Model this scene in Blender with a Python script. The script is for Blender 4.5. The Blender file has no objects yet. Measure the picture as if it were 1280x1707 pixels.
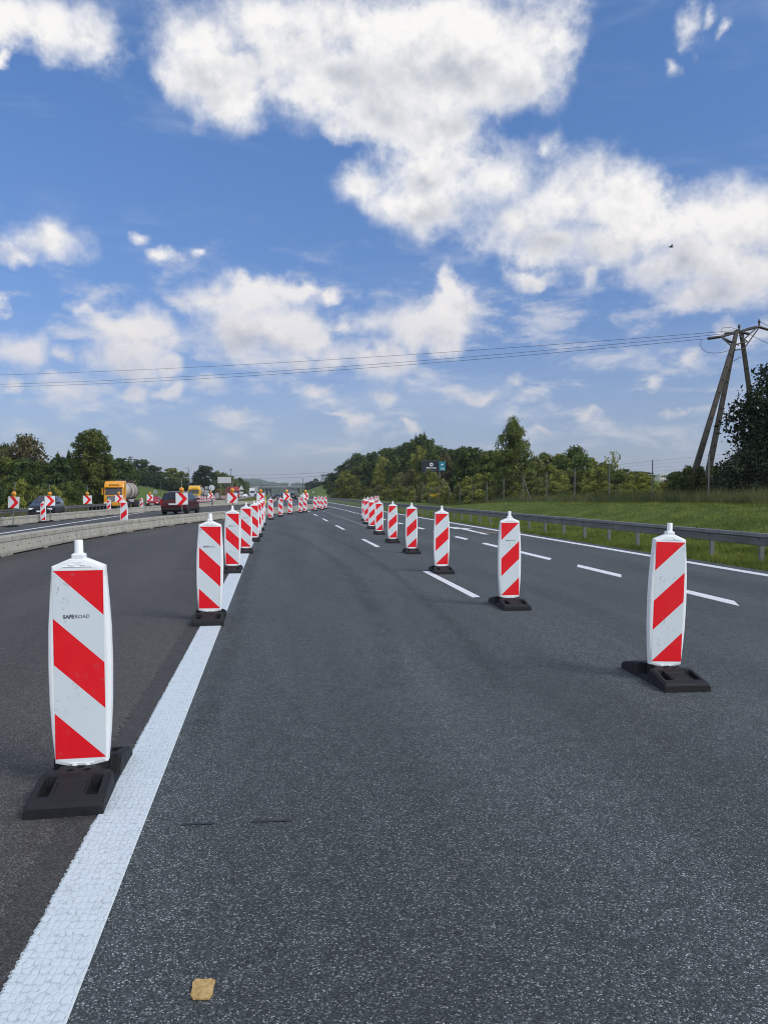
import bpy, bmesh, math, random
import numpy as np
from mathutils import Vector, Matrix

scene = bpy.context.scene
R = math.radians
# ------------------------------------------------------------------ camera
HC = 1.59                    # camera height, metres
FPX, CX, HZ = 1282.0, 640.0, 822.0
PITCH = math.atan((853.5 - HZ) / FPX)
cam_data = bpy.data.cameras.new('camera')
cam_data.sensor_fit = 'VERTICAL'; cam_data.sensor_height = 24.0
cam_data.lens = 24.0 * FPX / 1707.0
cam_data.clip_start = 0.05; cam_data.clip_end = 20000
cam = bpy.data.objects.new('camera', cam_data)
scene.collection.objects.link(cam)
cam.location = (0, 0, HC); cam.rotation_euler = (math.pi / 2 - PITCH, 0, 0)
scene.camera = cam

# ------------------------------------------------------------------ light and exposure
SUN_AZ, SUN_EL = R(122), R(40)         # azimuth clockwise from +Y
sun_data = bpy.data.lights.new('sun', 'SUN')
sun_data.energy = 2.3; sun_data.angle = R(24); sun_data.color = (1.0, 0.94, 0.86)
sun = bpy.data.objects.new('sun', sun_data); scene.collection.objects.link(sun)
sd = Vector((math.sin(SUN_AZ) * math.cos(SUN_EL), math.cos(SUN_AZ) * math.cos(SUN_EL), math.sin(SUN_EL)))
sun.rotation_euler = sd.to_track_quat('Z', 'Y').to_euler()
sun.location = (60, -10, 60)
vs = scene.view_settings
vs.view_transform = 'Standard'; vs.look = 'None'; vs.gamma = 1.0; vs.exposure = 0.0
vs.use_curve_mapping = False
scene.cycles.filter_width = 1.05
scene.cycles.max_bounces = 6; scene.cycles.diffuse_bounces = 3; scene.cycles.glossy_bounces = 3
scene.cycles.transparent_max_bounces = 8; scene.cycles.transmission_bounces = 3

# ------------------------------------------------------------------ sky
def px_dir(px, py):
    v = Vector(((px - CX) / FPX, 1.0, -(py - 853.5) / FPX))
    c, s = math.cos(PITCH), math.sin(PITCH)
    return Vector((v.x, v.y * c + v.z * s, -v.y * s + v.z * c)).normalized()
def px_azel(px, py):
    d = px_dir(px, py)
    return math.atan2(d.x, d.y), math.asin(d.z)

CLOUDS = [  # direction given through the picture position of each cloud lump: x, y, radius x, radius y
 (335,45,75,70),(350,120,62,60),(372,168,48,48),(440,30,100,60),(505,80,85,80),(560,40,150,70),(565,130,120,80),(640,60,130,90),(640,185,105,55),(700,120,130,95),(760,30,130,65),(790,120,105,85),
 (865,60,80,65),(880,120,60,55),(735,210,70,40),(560,215,40,28),
 (612,300,62,40),(655,330,50,42),(720,290,95,65),(720,345,90,55),(820,300,110,75),(855,370,95,55),(915,245,32,40),(940,330,95,65),(1000,345,80,65),(1010,410,120,55),(930,410,80,40),
 (1090,390,115,55),(1170,370,90,55),(1230,390,100,60),(1290,390,80,60),(1150,440,140,50),(1250,450,110,48),(1010,300,30,28),
 (905,470,50,25),(985,470,30,25),(1180,490,90,20),
 (1150,60,28,40),(1125,110,20,28),(1175,30,18,22),(1205,45,18,14),
 (20,30,95,55),(95,50,85,50),(150,80,45,20),(0,85,30,25),
 (30,412,45,24),(95,400,58,30),(235,405,25,14),(272,434,24,13),(320,432,15,11),(0,490,18,28),
 (140,510,24,26),(165,540,45,28),(235,550,70,30),(300,510,45,32),(345,505,60,36),(430,500,80,32),(500,495,50,24),(560,502,24,14),(400,545,120,40),(495,560,50,36),
 (35,578,55,30),(105,582,24,20),(205,592,75,30),(285,605,45,26),(120,655,48,32),(90,630,50,20),(300,642,60,18),(360,640,45,22),(20,632,18,16),(220,640,30,16),
 (742,485,30,42),(738,525,50,40),(700,545,80,42),(625,545,48,28),(577,550,26,22),(745,570,48,28),(630,600,70,30),(545,605,55,22),(490,605,35,16),(640,655,44,22),(520,660,26,10),(575,690,42,8),(535,570,22,18),
 (790,655,58,20),(850,640,30,18),(400,692,58,14),(690,700,22,12),
 (1150,592,24,24),(1215,542,26,20),(1245,575,40,26),(1095,637,24,20),(985,690,45,14),(905,720,40,8),(1120,690,50,10),
]
class NB:
    """small helper to write node trees"""
    def __init__(self, nt): self.nt = nt
    def n(self, t, **kw):
        o = self.nt.nodes.new(t)
        for k, v in kw.items(): setattr(o, k, v)
        return o
    def put(self, sock, v):
        if hasattr(v, 'is_output') or isinstance(v, bpy.types.NodeSocket): self.nt.links.new(v, sock)
        elif isinstance(v, (tuple, list, Vector)):
            v = tuple(v)
            sock.default_value = v if len(v) == len(sock.default_value) else v + (1.0,)
        else: sock.default_value = v
    def math(self, op, a, b=0.0, c=None, clamp=False):
        o = self.n('ShaderNodeMath', operation=op, use_clamp=clamp)
        self.put(o.inputs[0], a); self.put(o.inputs[1], b)
        if c is not None: self.put(o.inputs[2], c)
        return o.outputs[0]
    def vec(self, op, a, b=(0, 0, 0), c=None):
        o = self.n('ShaderNodeVectorMath', operation=op)
        self.put(o.inputs[0], a)
        if op == 'SCALE': self.put(o.inputs[3], b)
        else: self.put(o.inputs[1], b)
        if c is not None: self.put(o.inputs[2], c)
        return o.outputs['Value'] if op in ('LENGTH', 'DOT_PRODUCT', 'DISTANCE') else o.outputs[0]
    def mix(self, f, a, b, blend='MIX'):
        o = self.n('ShaderNodeMix', data_type='RGBA', blend_type=blend)
        self.put(o.inputs[0], f); self.put(o.inputs[6], a); self.put(o.inputs[7], b)
        return o.outputs[2]
    def noise(self, v, scale, detail=4.0, rough=0.55, dist=0.0, out='Fac', lac=2.0):
        o = self.n('ShaderNodeTexNoise')
        if v is not None: self.put(o.inputs['Vector'], v)
        o.inputs['Scale'].default_value = scale; o.inputs['Detail'].default_value = detail
        o.inputs['Roughness'].default_value = rough; o.inputs['Distortion'].default_value = dist
        o.inputs['Lacunarity'].default_value = lac
        return o.outputs[out]
    def voro(self, v, scale, feature='F1', out='Distance', rnd=1.0):
        o = self.n('ShaderNodeTexVoronoi', feature=feature)
        if v is not None: self.put(o.inputs['Vector'], v)
        o.inputs['Scale'].default_value = scale; o.inputs['Randomness'].default_value = rnd
        return o.outputs[out]
    def ramp(self, f, stops, interp='LINEAR'):
        o = self.n('ShaderNodeValToRGB'); cr = o.color_ramp; cr.interpolation = interp
        while len(cr.elements) < len(stops): cr.elements.new(0.5)
        for e, (p, c) in zip(cr.elements, stops):
            e.position = p; e.color = (c[0], c[1], c[2], 1) if isinstance(c, (tuple, list)) else (c, c, c, 1)
        self.put(o.inputs[0], f); return o.outputs[0]
    def sstep(self, v, a, b, lo=0.0, hi=1.0):
        o = self.n('ShaderNodeMapRange', interpolation_type='SMOOTHSTEP')
        self.put(o.inputs[0], v); self.put(o.inputs[1], a); self.put(o.inputs[2], b)
        self.put(o.inputs[3], lo); self.put(o.inputs[4], hi); return o.outputs[0]
    def xyz(self, v):
        o = self.n('ShaderNodeSeparateXYZ'); self.put(o.inputs[0], v); return o.outputs
    def comb(self, x, y, z):
        o = self.n('ShaderNodeCombineXYZ')
        for i, q in enumerate((x, y, z)): self.put(o.inputs[i], q)
        return o.outputs[0]

SKY_GAIN = 7.15           # cloud radiance 1.0 before the 0.14 background strength
def build_world():
    w = bpy.data.worlds.new('World'); scene.world = w; w.use_nodes = True
    nt = w.node_tree; nt.nodes.clear(); b = NB(nt)
    out = b.n('ShaderNodeOutputWorld'); bg = b.n('ShaderNodeBackground'); bg.inputs[1].default_value = 0.14
    nt.links.new(bg.outputs[0], out.inputs[0])
    sky = b.n('ShaderNodeTexSky', sky_type='NISHITA'); sky.sun_disc = False
    sky.sun_elevation = SUN_EL; sky.sun_rotation = SUN_AZ; sky.altitude = 200; sky.air_density = 1.0; sky.dust_density = 0.8; sky.ozone_density = 2.2
    D = b.vec('NORMALIZE', b.n('ShaderNodeTexCoord').outputs['Generated'])
    x, y, z = b.xyz(D)
    az = b.math('ARCTAN2', x, y); el = b.math('ARCSINE', z)
    AE = b.comb(az, el, 0.0)
    wn = b.noise(D, 7.0, 3.0, 0.55, out='Color')
    warp = b.vec('MULTIPLY_ADD', wn, (0.085, 0.07, 0), (-0.0425, -0.035, 0))
    wn2 = b.noise(D, 30.0, 4.0, 0.6, out='Color')
    warp2 = b.vec('MULTIPLY_ADD', wn2, (0.036, 0.032, 0), (-0.018, -0.016, 0))
    P0 = b.vec('ADD', b.vec('ADD', AE, warp), warp2)
    def field(P, big_only=False):
        F = None
        for (px, py, rx, ry) in CLOUDS:
            if big_only and rx * ry < 1500: continue
            a, e = px_azel(px, py)
            a1, _ = px_azel(px + rx, py); _, e1 = px_azel(px, py - ry)
            ia, ie = 0.86 / abs(a1 - a), 0.86 / abs(e1 - e)
            L = b.vec('LENGTH', b.vec('MULTIPLY_ADD', P, (ia, ie, 0), (-a * ia, -e * ie, 0)))
            if rx * ry < 1500: L = b.math('ADD', L, 0.26)
            F = L if F is None else b.math('SMOOTH_MIN', F, L, 0.25)
        return b.math('MAXIMUM', b.math('SUBTRACT', 1.0, F), -1.5)
    n0 = b.noise(D, 12.0, 9.0, 0.63)
    f0 = field(P0)
    fc = b.math('MULTIPLY', f0, 1.25)
    d0 = b.math('MULTIPLY_ADD', b.math('SUBTRACT', n0, 0.5), 2.7, fc)
    n1 = b.noise(b.vec('ADD', D, (0.004, 0.0, 0.013)), 12.0, 7.0, 0.60)
    f1 = field(b.vec('ADD', P0, (0.012, 0.052, 0)), True)
    big = b.noise(D, 8.0, 2.0, 0.5)
    lowfade = b.sstep(el, 0.02, 0.34, 0.55, 1.0)
    soft = b.sstep(big, 0.36, 0.62, 0.62, 1.25)
    alpha = b.math('MULTIPLY', b.sstep(d0, -0.30, soft), lowfade)
    relief = b.math('MULTIPLY', b.math('SUBTRACT', n1, n0), 2.1)          # billows: lit where the cloud thins upward
    d1 = b.math('MULTIPLY_ADD', b.math('SUBTRACT', n1, 0.5), 0.5, f1)
    shade = b.math('ADD', b.math('MULTIPLY', b.sstep(d1, -0.15, 1.45), b.sstep(d0, 0.1, 1.3)), relief, clamp=True)
    body = b.mix(shade, (1.05, 1.05, 1.05, 1), (0.49, 0.54, 0.635, 1))
    warm = b.mix(b.sstep(el, 0.02, 0.40), (0.90, 0.83, 0.79, 1), (1.0, 0.985, 0.97, 1))
    ccol = b.vec('SCALE', b.mix(1.0, body, warm, 'MULTIPLY'), SKY_GAIN * 0.93)
    # clear sky: Nishita, tinted towards the photograph's deeper blue higher up and grey-blue low down
    tint = b.mix(b.sstep(el, -0.02, 0.55), (0.52, 0.55, 0.74, 1), (0.63, 0.865, 1.15, 1))
    clear = b.mix(1.0, sky.outputs[0], tint, 'MULTIPLY')
    # thin high veil; bright unseen cloud added beside and behind the camera as fill
    veil = b.sstep(b.noise(b.vec('MULTIPLY', D, (1.0, 1.0, 4.0)), 3.2, 6.0, 0.6, 0.6), 0.50, 0.85, 0.0, 0.40)
    clear = b.mix(veil, clear, (4.6, 5.1, 6.0, 1))
    outside = b.math('MAXIMUM', b.sstep(b.math('ABSOLUTE', az), 0.56, 0.75), b.sstep(el, 0.66, 0.85))
    clear = b.mix(b.sstep(el, 0.24, 0.0, 0.0, 0.34), clear, (3.3, 3.7, 4.5, 1))
    lowcl = b.noise(b.vec('MULTIPLY', D, (1.0, 1.0, 2.6)), 11.0, 7.0, 0.62, 0.25)
    lowcl = b.math('MULTIPLY', b.sstep(lowcl, 0.48, 0.72, 0.0, 0.70), b.math('MULTIPLY', b.sstep(el, 0.36, 0.20), b.sstep(el, 0.015, 0.09)))
    clear = b.mix(lowcl, clear, (5.6, 5.5, 5.7, 1))
    gen = b.math('MULTIPLY', b.sstep(b.noise(D, 2.6, 6.0, 0.6), 0.42, 0.60), outside)
    clear = b.mix(gen, clear, (7.6, 7.7, 7.8, 1))
    col = b.mix(alpha, clear, ccol)
    nt.links.new(col, bg.inputs[0])
    w.cycles.sampling_method = 'MANUAL'; w.cycles.sample_map_resolution = 512
build_world()

# ------------------------------------------------------------------ building helpers
COL = scene.collection
def link(o): COL.objects.link(o); return o
def tag(o, label=None, cat=None, group=None, kind=None):
    if label: o['label'] = label
    if cat: o['category'] = cat
    if group: o['group'] = group
    if kind: o['kind'] = kind
    return o
def thing(name, loc=(0, 0, 0), rz=0.0, label=None, cat=None, group=None):
    o = bpy.data.objects.new(name, None); o.empty_display_size = 0.2
    o.location = loc; o.rotation_euler = (0, 0, rz); link(o)
    return tag(o, label, cat, group)
def dup(root, loc, rz, label=None, group=None, scale=None):
    r = root.copy(); link(r); r.location = loc; r.rotation_euler = (0, 0, rz)
    if scale: r.scale = scale
    if label: r['label'] = label
    if group: r['group'] = group
    for ch in list(root.children):
        c = ch.copy(); link(c); c.parent = r
        for g in list(ch.children):
            d = g.copy(); link(d); d.parent = c
    return r

class MB:
    """collects shapes for ONE mesh"""
    def __init__(self): self.v = []; self.f = []; self.m = []; self.s = []
    def add(self, verts, faces, mi=0, M=None, smooth=False):
        k = len(self.v)
        for p in verts:
            p = Vector(p)
            self.v.append(tuple(M @ p) if M is not None else tuple(p))
        for f in faces:
            self.f.append([i + k for i in f]); self.m.append(mi); self.s.append(smooth)
        return self
    def box(self, x0, x1, y0, y1, z0, z1, mi=0, M=None, c=0.0):
        if c <= 0:
            v = [(x0,y0,z0),(x1,y0,z0),(x1,y1,z0),(x0,y1,z0),(x0,y0,z1),(x1,y0,z1),(x1,y1,z1),(x0,y1,z1)]
            return self.add(v, [(0,3,2,1),(4,5,6,7),(0,1,5,4),(1,2,6,5),(2,3,7,6),(3,0,4,7)], mi, M)
        b = bmesh.new(); bmesh.ops.create_cube(b, size=1.0)
        for q in b.verts: q.co = Vector(((x0+x1)/2 + q.co.x*(x1-x0), (y0+y1)/2 + q.co.y*(y1-y0), (z0+z1)/2 + q.co.z*(z1-z0)))
        bmesh.ops.bevel(b, geom=list(b.edges), offset=c, segments=2, affect='EDGES', profile=0.5)
        return self.bm(b, mi, M)
    def bm(self, b, mi=0, M=None, smooth=False):
        b.verts.index_update()
        self.add([q.co.copy() for q in b.verts], [[q.index for q in f.verts] for f in b.faces], mi, M, smooth)
        b.free(); return self
    def prism(self, poly, axis, a, b2, mi=0, M=None):
        """extrude a 2D polygon along axis ('x': poly is (y,z), 'y': (x,z), 'z': (x,y))"""
        def pt(p, t): return (t, p[0], p[1]) if axis == 'x' else ((p[0], t, p[1]) if axis == 'y' else (p[0], p[1], t))
        n = len(poly)
        v = [pt(p, a) for p in poly] + [pt(p, b2) for p in poly]
        f = [list(range(n))[::-1], list(range(n, 2*n))] + [(i, (i+1) % n, n+(i+1) % n, n+i) for i in range(n)]
        return self.add(v, f, mi, M)
    def tube(self, pts, r, seg=8, mi=0, r1=None, caps=True, smooth=True, M=None):
        pts = [Vector(p) for p in pts]; n = len(pts); v = []; f = []
        for i, p in enumerate(pts):
            d = (pts[min(i+1, n-1)] - pts[max(i-1, 0)]).normalized()
            u = d.cross(Vector((0, 0, 1)))
            if u.length < 1e-3: u = Vector((1, 0, 0))
            u.normalize(); w = d.cross(u)
            rr = r if r1 is None else r + (r1 - r) * i / max(1, n-1)
            for k in range(seg):
                a = 2*math.pi*k/seg; v.append(p + (u*math.cos(a) + w*math.sin(a))*rr)
        for i in range(n-1):
            for k in range(seg):
                f.append((i*seg+k, i*seg+(k+1) % seg, (i+1)*seg+(k+1) % seg, (i+1)*seg+k))
        self.add(v, f, mi, M, smooth)
        if caps: self.add(v[:seg], [list(range(seg))], mi, M); self.add(v[-seg:], [list(range(seg))[::-1]], mi, M)
        return self
    def lathe(self, prof, seg=16, mi=0, M=None, smooth=True):
        """profile (radius, height) turned about z"""
        v = []; f = []; n = len(prof)
        for (r, z) in prof:
            for k in range(seg):
                a = 2*math.pi*k/seg; v.append((r*math.cos(a), r*math.sin(a), z))
        for i in range(n-1):
            for k in range(seg): f.append((i*seg+k, i*seg+(k+1) % seg, (i+1)*seg+(k+1) % seg, (i+1)*seg+k))
        f.append(list(range(seg))[::-1]); f.append([(n-1)*seg+k for k in range(seg)])
        return self.add(v, f, mi, M, smooth)
    def mesh(self, name, mats):
        me = bpy.data.meshes.new(name); me.from_pydata(self.v, [], self.f)
        for m in (mats if isinstance(mats, (list, tuple)) else [mats]): me.materials.append(m)
        me.polygons.foreach_set('material_index', self.m); me.polygons.foreach_set('use_smooth', self.s)
        b = bmesh.new(); b.from_mesh(me); bmesh.ops.recalc_face_normals(b, faces=b.faces); b.to_mesh(me); b.free()
        me.update(); return me
    def build(self, name, mats, parent=None, bevel=0.0, loc=None, rz=None):
        o = bpy.data.objects.new(name, self.mesh(name, mats)); link(o)
        if parent is not None: o.parent = parent
        if loc: o.location = loc
        if rz is not None: o.rotation_euler = (0, 0, rz)
        if bevel > 0:
            mo = o.modifiers.new('bevel', 'BEVEL'); mo.width = bevel; mo.segments = 2; mo.limit_method = 'ANGLE'; mo.angle_limit = R(35)
        return o
def np_mesh(name, V, F, mat, smooth=False, nper=4):
    """fast mesh from numpy arrays, faces all with nper corners"""
    me = bpy.data.meshes.new(name); nv, nf = len(V), len(F)
    me.vertices.add(nv); me.vertices.foreach_set('co', np.ascontiguousarray(V, dtype=np.float32).ravel())
    me.loops.add(nf*nper); me.loops.foreach_set('vertex_index', np.ascontiguousarray(F, dtype=np.int32).ravel())
    me.polygons.add(nf); me.polygons.foreach_set('loop_start', np.arange(0, nf*nper, nper, dtype=np.int32))
    me.polygons.foreach_set('use_smooth', np.full(nf, smooth))
    me.materials.append(mat); me.update(calc_edges=True); me.validate(); return me
def Rz(a): return Matrix.Rotation(a, 4, 'Z')
def T(x, y, z): return Matrix.Translation((x, y, z))

# ------------------------------------------------------------------ where things are
SL = 0.1443                              # the road runs 0.144 m to the left for each metre ahead
HEAD = math.atan(SL)                     # rotation about z that turns +Y into the road's direction
def off(x, y): return x + SL*y           # sideways distance from the camera's own line along the road
def at(px, y): return Vector(((px-CX)*y/FPX, y, 0))
def ground(px, py, z=0.0):
    y = (HC-z)*FPX/(py-HZ); return Vector(((px-CX)*y/FPX, y, z))
def ss(a, b, x):
    t = np.clip((x-a)/(b-a), 0, 1); return t*t*(3-2*t)
def zt(o, y):
    """terrain height at sideways offset o and distance ahead y"""
    o = np.asarray(o, float); y = np.asarray(y, float)
    z = -0.03*np.clip(-o-7, 0, 13)
    z = z - 0.35*ss(20.6, 23.5, -o) + (0.9+0*y)*ss(26, 45, -o)*ss(20, 60, y)
    hf = np.interp(y, [0, 40, 55, 66, 74, 84, 95, 130], [1.15, 1.1, 0.95, 0.85, 0.55, 0.15, -0.05, 0.0])
    z = z + hf*(0.12*ss(10.9, 12.2, o) + 0.88*ss(12.0, 20.5, o)*(0.75+0.25*ss(12, 17, o)))
    z = z + 6.0*np.exp(-((y-185)/75)**2)*ss(27, 60, o)*(1-ss(64, 98, o))
    z = z + 9.0*ss(11, 45, o)*ss(310, 480, y)*(1-ss(900, 1500, y))
    z = z + 4.2*ss(22, 52, -o)*ss(130, 290, y)*(1-ss(900, 1800, y))
    return z
def gz(x, y): return float(zt(off(x, y), y))
def on(px, y):
    p = at(px, y); p.z = gz(p.x, p.y); return p

# ------------------------------------------------------------------ materials
MATS = {}
def mat(name, color=(0.5, 0.5, 0.5), rough=0.6, metal=0.0, spec=0.5, var=0.0, vscale=6.0, bump=0.0, bscale=40.0, coat=0.0):
    if name in MATS: return MATS[name]
    m = bpy.data.materials.new(name); m.use_nodes = True; nt = m.node_tree; b = NB(nt)
    p = nt.nodes['Principled BSDF']
    p.inputs['Base Color'].default_value = (*color, 1); p.inputs['Roughness'].default_value = rough
    p.inputs['Metallic'].default_value = metal; p.inputs['Specular IOR Level'].default_value = spec
    p.inputs['Coat Weight'].default_value = coat
    if var > 0 or bump > 0:
        tc = b.n('ShaderNodeTexCoord').outputs['Object']
        if var > 0:
            f = b.noise(tc, vscale, 6.0, 0.6)
            c = b.ramp(f, [(0.25, tuple(q*(1-var) for q in color)), (0.55, color), (0.8, tuple(min(1, q*(1+var)) for q in color))])
            nt.links.new(c, p.inputs['Base Color'])
            nt.links.new(b.sstep(f, 0.3, 0.7, rough*0.85, min(1, rough*1.15)), p.inputs['Roughness'])
        if bump > 0:
            bn = b.n('ShaderNodeBump'); bn.inputs['Strength'].default_value = bump; bn.inputs['Distance'].default_value = 0.01
            b.put(bn.inputs['Height'], b.noise(tc, bscale, 5.0, 0.6)); nt.links.new(bn.outputs[0], p.inputs['Normal'])
    MATS[name] = m; return m

def asphalt(name, lo, mid, hi, chip=0.10, tint=(1, 1, 1), worn=True):
    m = bpy.data.materials.new(name); m.use_nodes = True; nt = m.node_tree; b = NB(nt); p = nt.nodes['Principled BSDF']
    P = b.n('ShaderNodeNewGeometry').outputs['Position']
    x, y, z = b.xyz(P); o = b.math('MULTIPLY_ADD', y, SL, x)
    cell = b.voro(P, 185.0, 'F1', 'Color'); dist = b.voro(P, 185.0, 'F1', 'Distance')
    r = b.xyz(cell)[0]
    chips = b.ramp(r, [(0.0, lo), (0.35, tuple(q*0.75 for q in mid)), (0.6, mid), (1-chip-0.10, tuple(q*1.7 for q in mid)), (1-chip, tuple(q*0.6 for q in hi)), (1.0, hi)])
    pits = b.sstep(b.noise(P, 130.0, 3.0, 0.6), 0.36, 0.52, 0.45, 1.0)
    c = b.mix(1.0, chips, pits, 'MULTIPLY')
    fine = b.sstep(b.noise(P, 9.0, 5.0, 0.65), 0.3, 0.7, 0.86, 1.14)
    big = b.sstep(b.noise(b.comb(b.math('MULTIPLY', o, 1.0), b.math('MULTIPLY', y, 0.12), 0.0), 0.9, 5.0, 0.6), 0.3, 0.72, 0.82, 1.2)
    f = b.math('MULTIPLY', fine, big)
    if worn:   # worn wheel paths polished a little lighter, oil line between them a little darker
        w = b.math('ABSOLUTE', b.math('SUBTRACT', b.math('FRACT', b.math('DIVIDE', b.math('ADD', o, 0.5), 1.85)), 0.5))
        f = b.math('MULTIPLY', f, b.sstep(w, 0.08, 0.42, 0.93, 1.08))
    c = b.mix(1.0, c, b.vec('SCALE', tint, f), 'MULTIPLY')
    nt.links.new(c, p.inputs['Base Color'])
    p.inputs['Roughness'].default_value = 0.78; p.inputs['Specular IOR Level'].default_value = 0.45
    bn = b.n('ShaderNodeBump'); bn.inputs['Strength'].default_value = 0.55; bn.inputs['Distance'].default_value = 0.004
    b.put(bn.inputs['Height'], b.math('ADD', b.math('MULTIPLY', dist, -1.6), b.math('MULTIPLY', b.noise(P, 240.0, 2.0), 0.8)))
    nt.links.new(bn.outputs[0], p.inputs['Normal'])
    return m
M_ROAD = asphalt('road_asphalt', (0.017, 0.023, 0.0245), (0.052, 0.0645, 0.068), (0.40, 0.42, 0.42), 0.05)
M_NEW = asphalt('crossover_asphalt', (0.025, 0.025, 0.024), (0.064, 0.062, 0.057), (0.26, 0.255, 0.24), 0.045, (1, 1, 1), False)

def paint(name, col, wear=0.25, pattern=False):
    m = bpy.data.materials.new(name); m.use_nodes = True; nt = m.node_tree; b = NB(nt); p = nt.nodes['Principled BSDF']
    P = b.n('ShaderNodeNewGeometry').outputs['Position']
    n = b.noise(P, 14.0, 6.0, 0.7); fine = b.noise(P, 160.0, 3.0, 0.6)
    dirt = b.math('MULTIPLY', b.sstep(b.math('ADD', b.math('MULTIPLY', n, 0.6), b.math('MULTIPLY', fine, 0.4)), 0.50, 0.64), wear)
    c = b.mix(dirt, (*col, 1), tuple(q*0.35 for q in col) + (1,))
    p.inputs['Roughness'].default_value = 0.55
    if pattern:   # scale-like embossing of the thermoplastic line
        x, y, z = b.xyz(P); o = b.math('MULTIPLY_ADD', y, SL, x)
        pc = b.comb(b.math('MULTIPLY', o, 1.25), b.math('MULTIPLY', y, 0.80), 0.0)
        pc = b.vec('ADD', pc, b.vec('SCALE', b.vec('SUBTRACT', b.noise(P, 30.0, 3.0, out='Color'), (0.5, 0.5, 0.5)), 0.034))
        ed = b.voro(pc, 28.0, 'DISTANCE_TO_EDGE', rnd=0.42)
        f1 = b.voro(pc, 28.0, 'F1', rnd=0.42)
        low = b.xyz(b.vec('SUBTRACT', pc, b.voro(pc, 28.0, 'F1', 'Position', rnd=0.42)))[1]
        cres = b.sstep(low, 0.006, -0.012, 0.08, 1.0)       # shade painted into the groove on the near side of each scale
        groove_shade = b.math('MULTIPLY', b.math('MULTIPLY', b.sstep(ed, 0.02, 0.17, 1.0, 0.0), cres), b.sstep(b.noise(P, 34.0, 4.0, 0.65), 0.42, 0.60, 0.03, 1.0))
        c = b.mix(b.math('MULTIPLY', groove_shade, 0.58), c, (0.20, 0.22, 0.24, 1))
        grit = b.sstep(b.voro(P, 260.0, 'F1', 'Distance'), 0.05, 0.16, 0.5, 0.0)
        grit = b.math('MULTIPLY', grit, b.sstep(b.noise(P, 7.0, 3.0), 0.45, 0.6))
        c = b.mix(grit, c, (0.10, 0.11, 0.12, 1))
        bn = b.n('ShaderNodeBump'); bn.inputs['Strength'].default_value = 0.38; bn.inputs['Distance'].default_value = 0.006
        b.put(bn.inputs['Height'], b.math('SUBTRACT', b.math('MULTIPLY', b.sstep(ed, 0.0, 0.16), 0.8), b.math('MULTIPLY', f1, 0.5)))
        nt.links.new(bn.outputs[0], p.inputs['Normal'])
    nt.links.new(c, p.inputs['Base Color'])
    return m
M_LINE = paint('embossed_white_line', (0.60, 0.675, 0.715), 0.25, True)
M_DASH = paint('white_road_paint', (0.74, 0.76, 0.78), 0.35)
M_FAINT = paint('worn_road_paint', (0.20, 0.215, 0.23), 0.6)

def leafy(name, dark, mid, light, rough=0.6, trans=0.25, clump=1.2):
    m = bpy.data.materials.new(name); m.use_nodes = True; nt = m.node_tree; b = NB(nt)
    p = nt.nodes['Principled BSDF']; out = nt.nodes['Material Output']
    g = b.n('ShaderNodeNewGeometry'); oi = b.n('ShaderNodeObjectInfo')
    pos = b.n('ShaderNodeTexCoord').outputs['Object']
    f = b.math('ADD', b.math('MULTIPLY', g.outputs['Random Per Island'], 0.45),
               b.math('MULTIPLY', b.sstep(b.noise(pos, clump, 3.0, 0.6), 0.30, 0.70), 0.55))
    f = b.math('ADD', f, b.math('MULTIPLY', b.math('SUBTRACT', oi.outputs['Random'], 0.5), 0.28))
    c = b.ramp(f, [(0.20, dark), (0.48, mid), (0.78, light)])  # random leaf tones, with lit leaves and dark gaps painted in by clump
    nt.links.new(c, p.inputs['Base Color']); p.inputs['Roughness'].default_value = rough
    p.inputs['Specular IOR Level'].default_value = 0.25
    tr = b.n('ShaderNodeBsdfTranslucent'); nt.links.new(b.mix(1.0, c, (1.1, 1.25, 0.55, 1), 'MULTIPLY'), tr.inputs[0])
    mx = b.n('ShaderNodeMixShader'); mx.inputs[0].default_value = trans
    nt.links.new(p.outputs[0], mx.inputs[1]); nt.links.new(tr.outputs[0], mx.inputs[2]); nt.links.new(mx.outputs[0], out.inputs[0])
    return m
L_DARK = leafy('dark_leaves', (0.018, 0.038, 0.013), (0.050, 0.086, 0.024), (0.120, 0.165, 0.042), clump=0.5)
L_MID = leafy('green_leaves', (0.040, 0.062, 0.014), (0.100, 0.132, 0.028), (0.195, 0.225, 0.056), clump=0.6)
L_OLIVE = leafy('olive_leaves', (0.065, 0.085, 0.016), (0.180, 0.200, 0.036), (0.335, 0.335, 0.075), clump=0.8)
L_PALE = leafy('pale_leaves', (0.085, 0.095, 0.035), (0.170, 0.175, 0.066), (0.29, 0.28, 0.12), clump=0.8)
L_YELLOW = leafy('goldenrod_leaves', (0.055, 0.065, 0.012), (0.15, 0.15, 0.02), (0.42, 0.33, 0.02), clump=1.5)
L_RUST = leafy('rusty_leaves', (0.05, 0.035, 0.015), (0.10, 0.07, 0.03), (0.15, 0.10, 0.05), clump=1.0)
L_BLACK = leafy('shaded_leaves', (0.009, 0.018, 0.008), (0.019, 0.035, 0.013), (0.044, 0.066, 0.022), trans=0.12, clump=1.0)  # near-black: shade of the backlit tree painted into the leaf colour
L_GRASS = leafy('grass_blades', (0.065, 0.095, 0.016), (0.130, 0.175, 0.030), (0.25, 0.275, 0.065), trans=0.3, clump=0.9)
L_WEED = leafy('dry_weeds', (0.06, 0.08, 0.03), (0.12, 0.14, 0.055), (0.22, 0.21, 0.11), trans=0.3, clump=0.9)
L_BROWN = leafy('brownish_leaves', (0.045, 0.045, 0.020), (0.095, 0.088, 0.040), (0.16, 0.14, 0.07), clump=0.8)
M_BARK = mat('bark', (0.060, 0.048, 0.036), 0.9, var=0.4, vscale=8)
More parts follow.
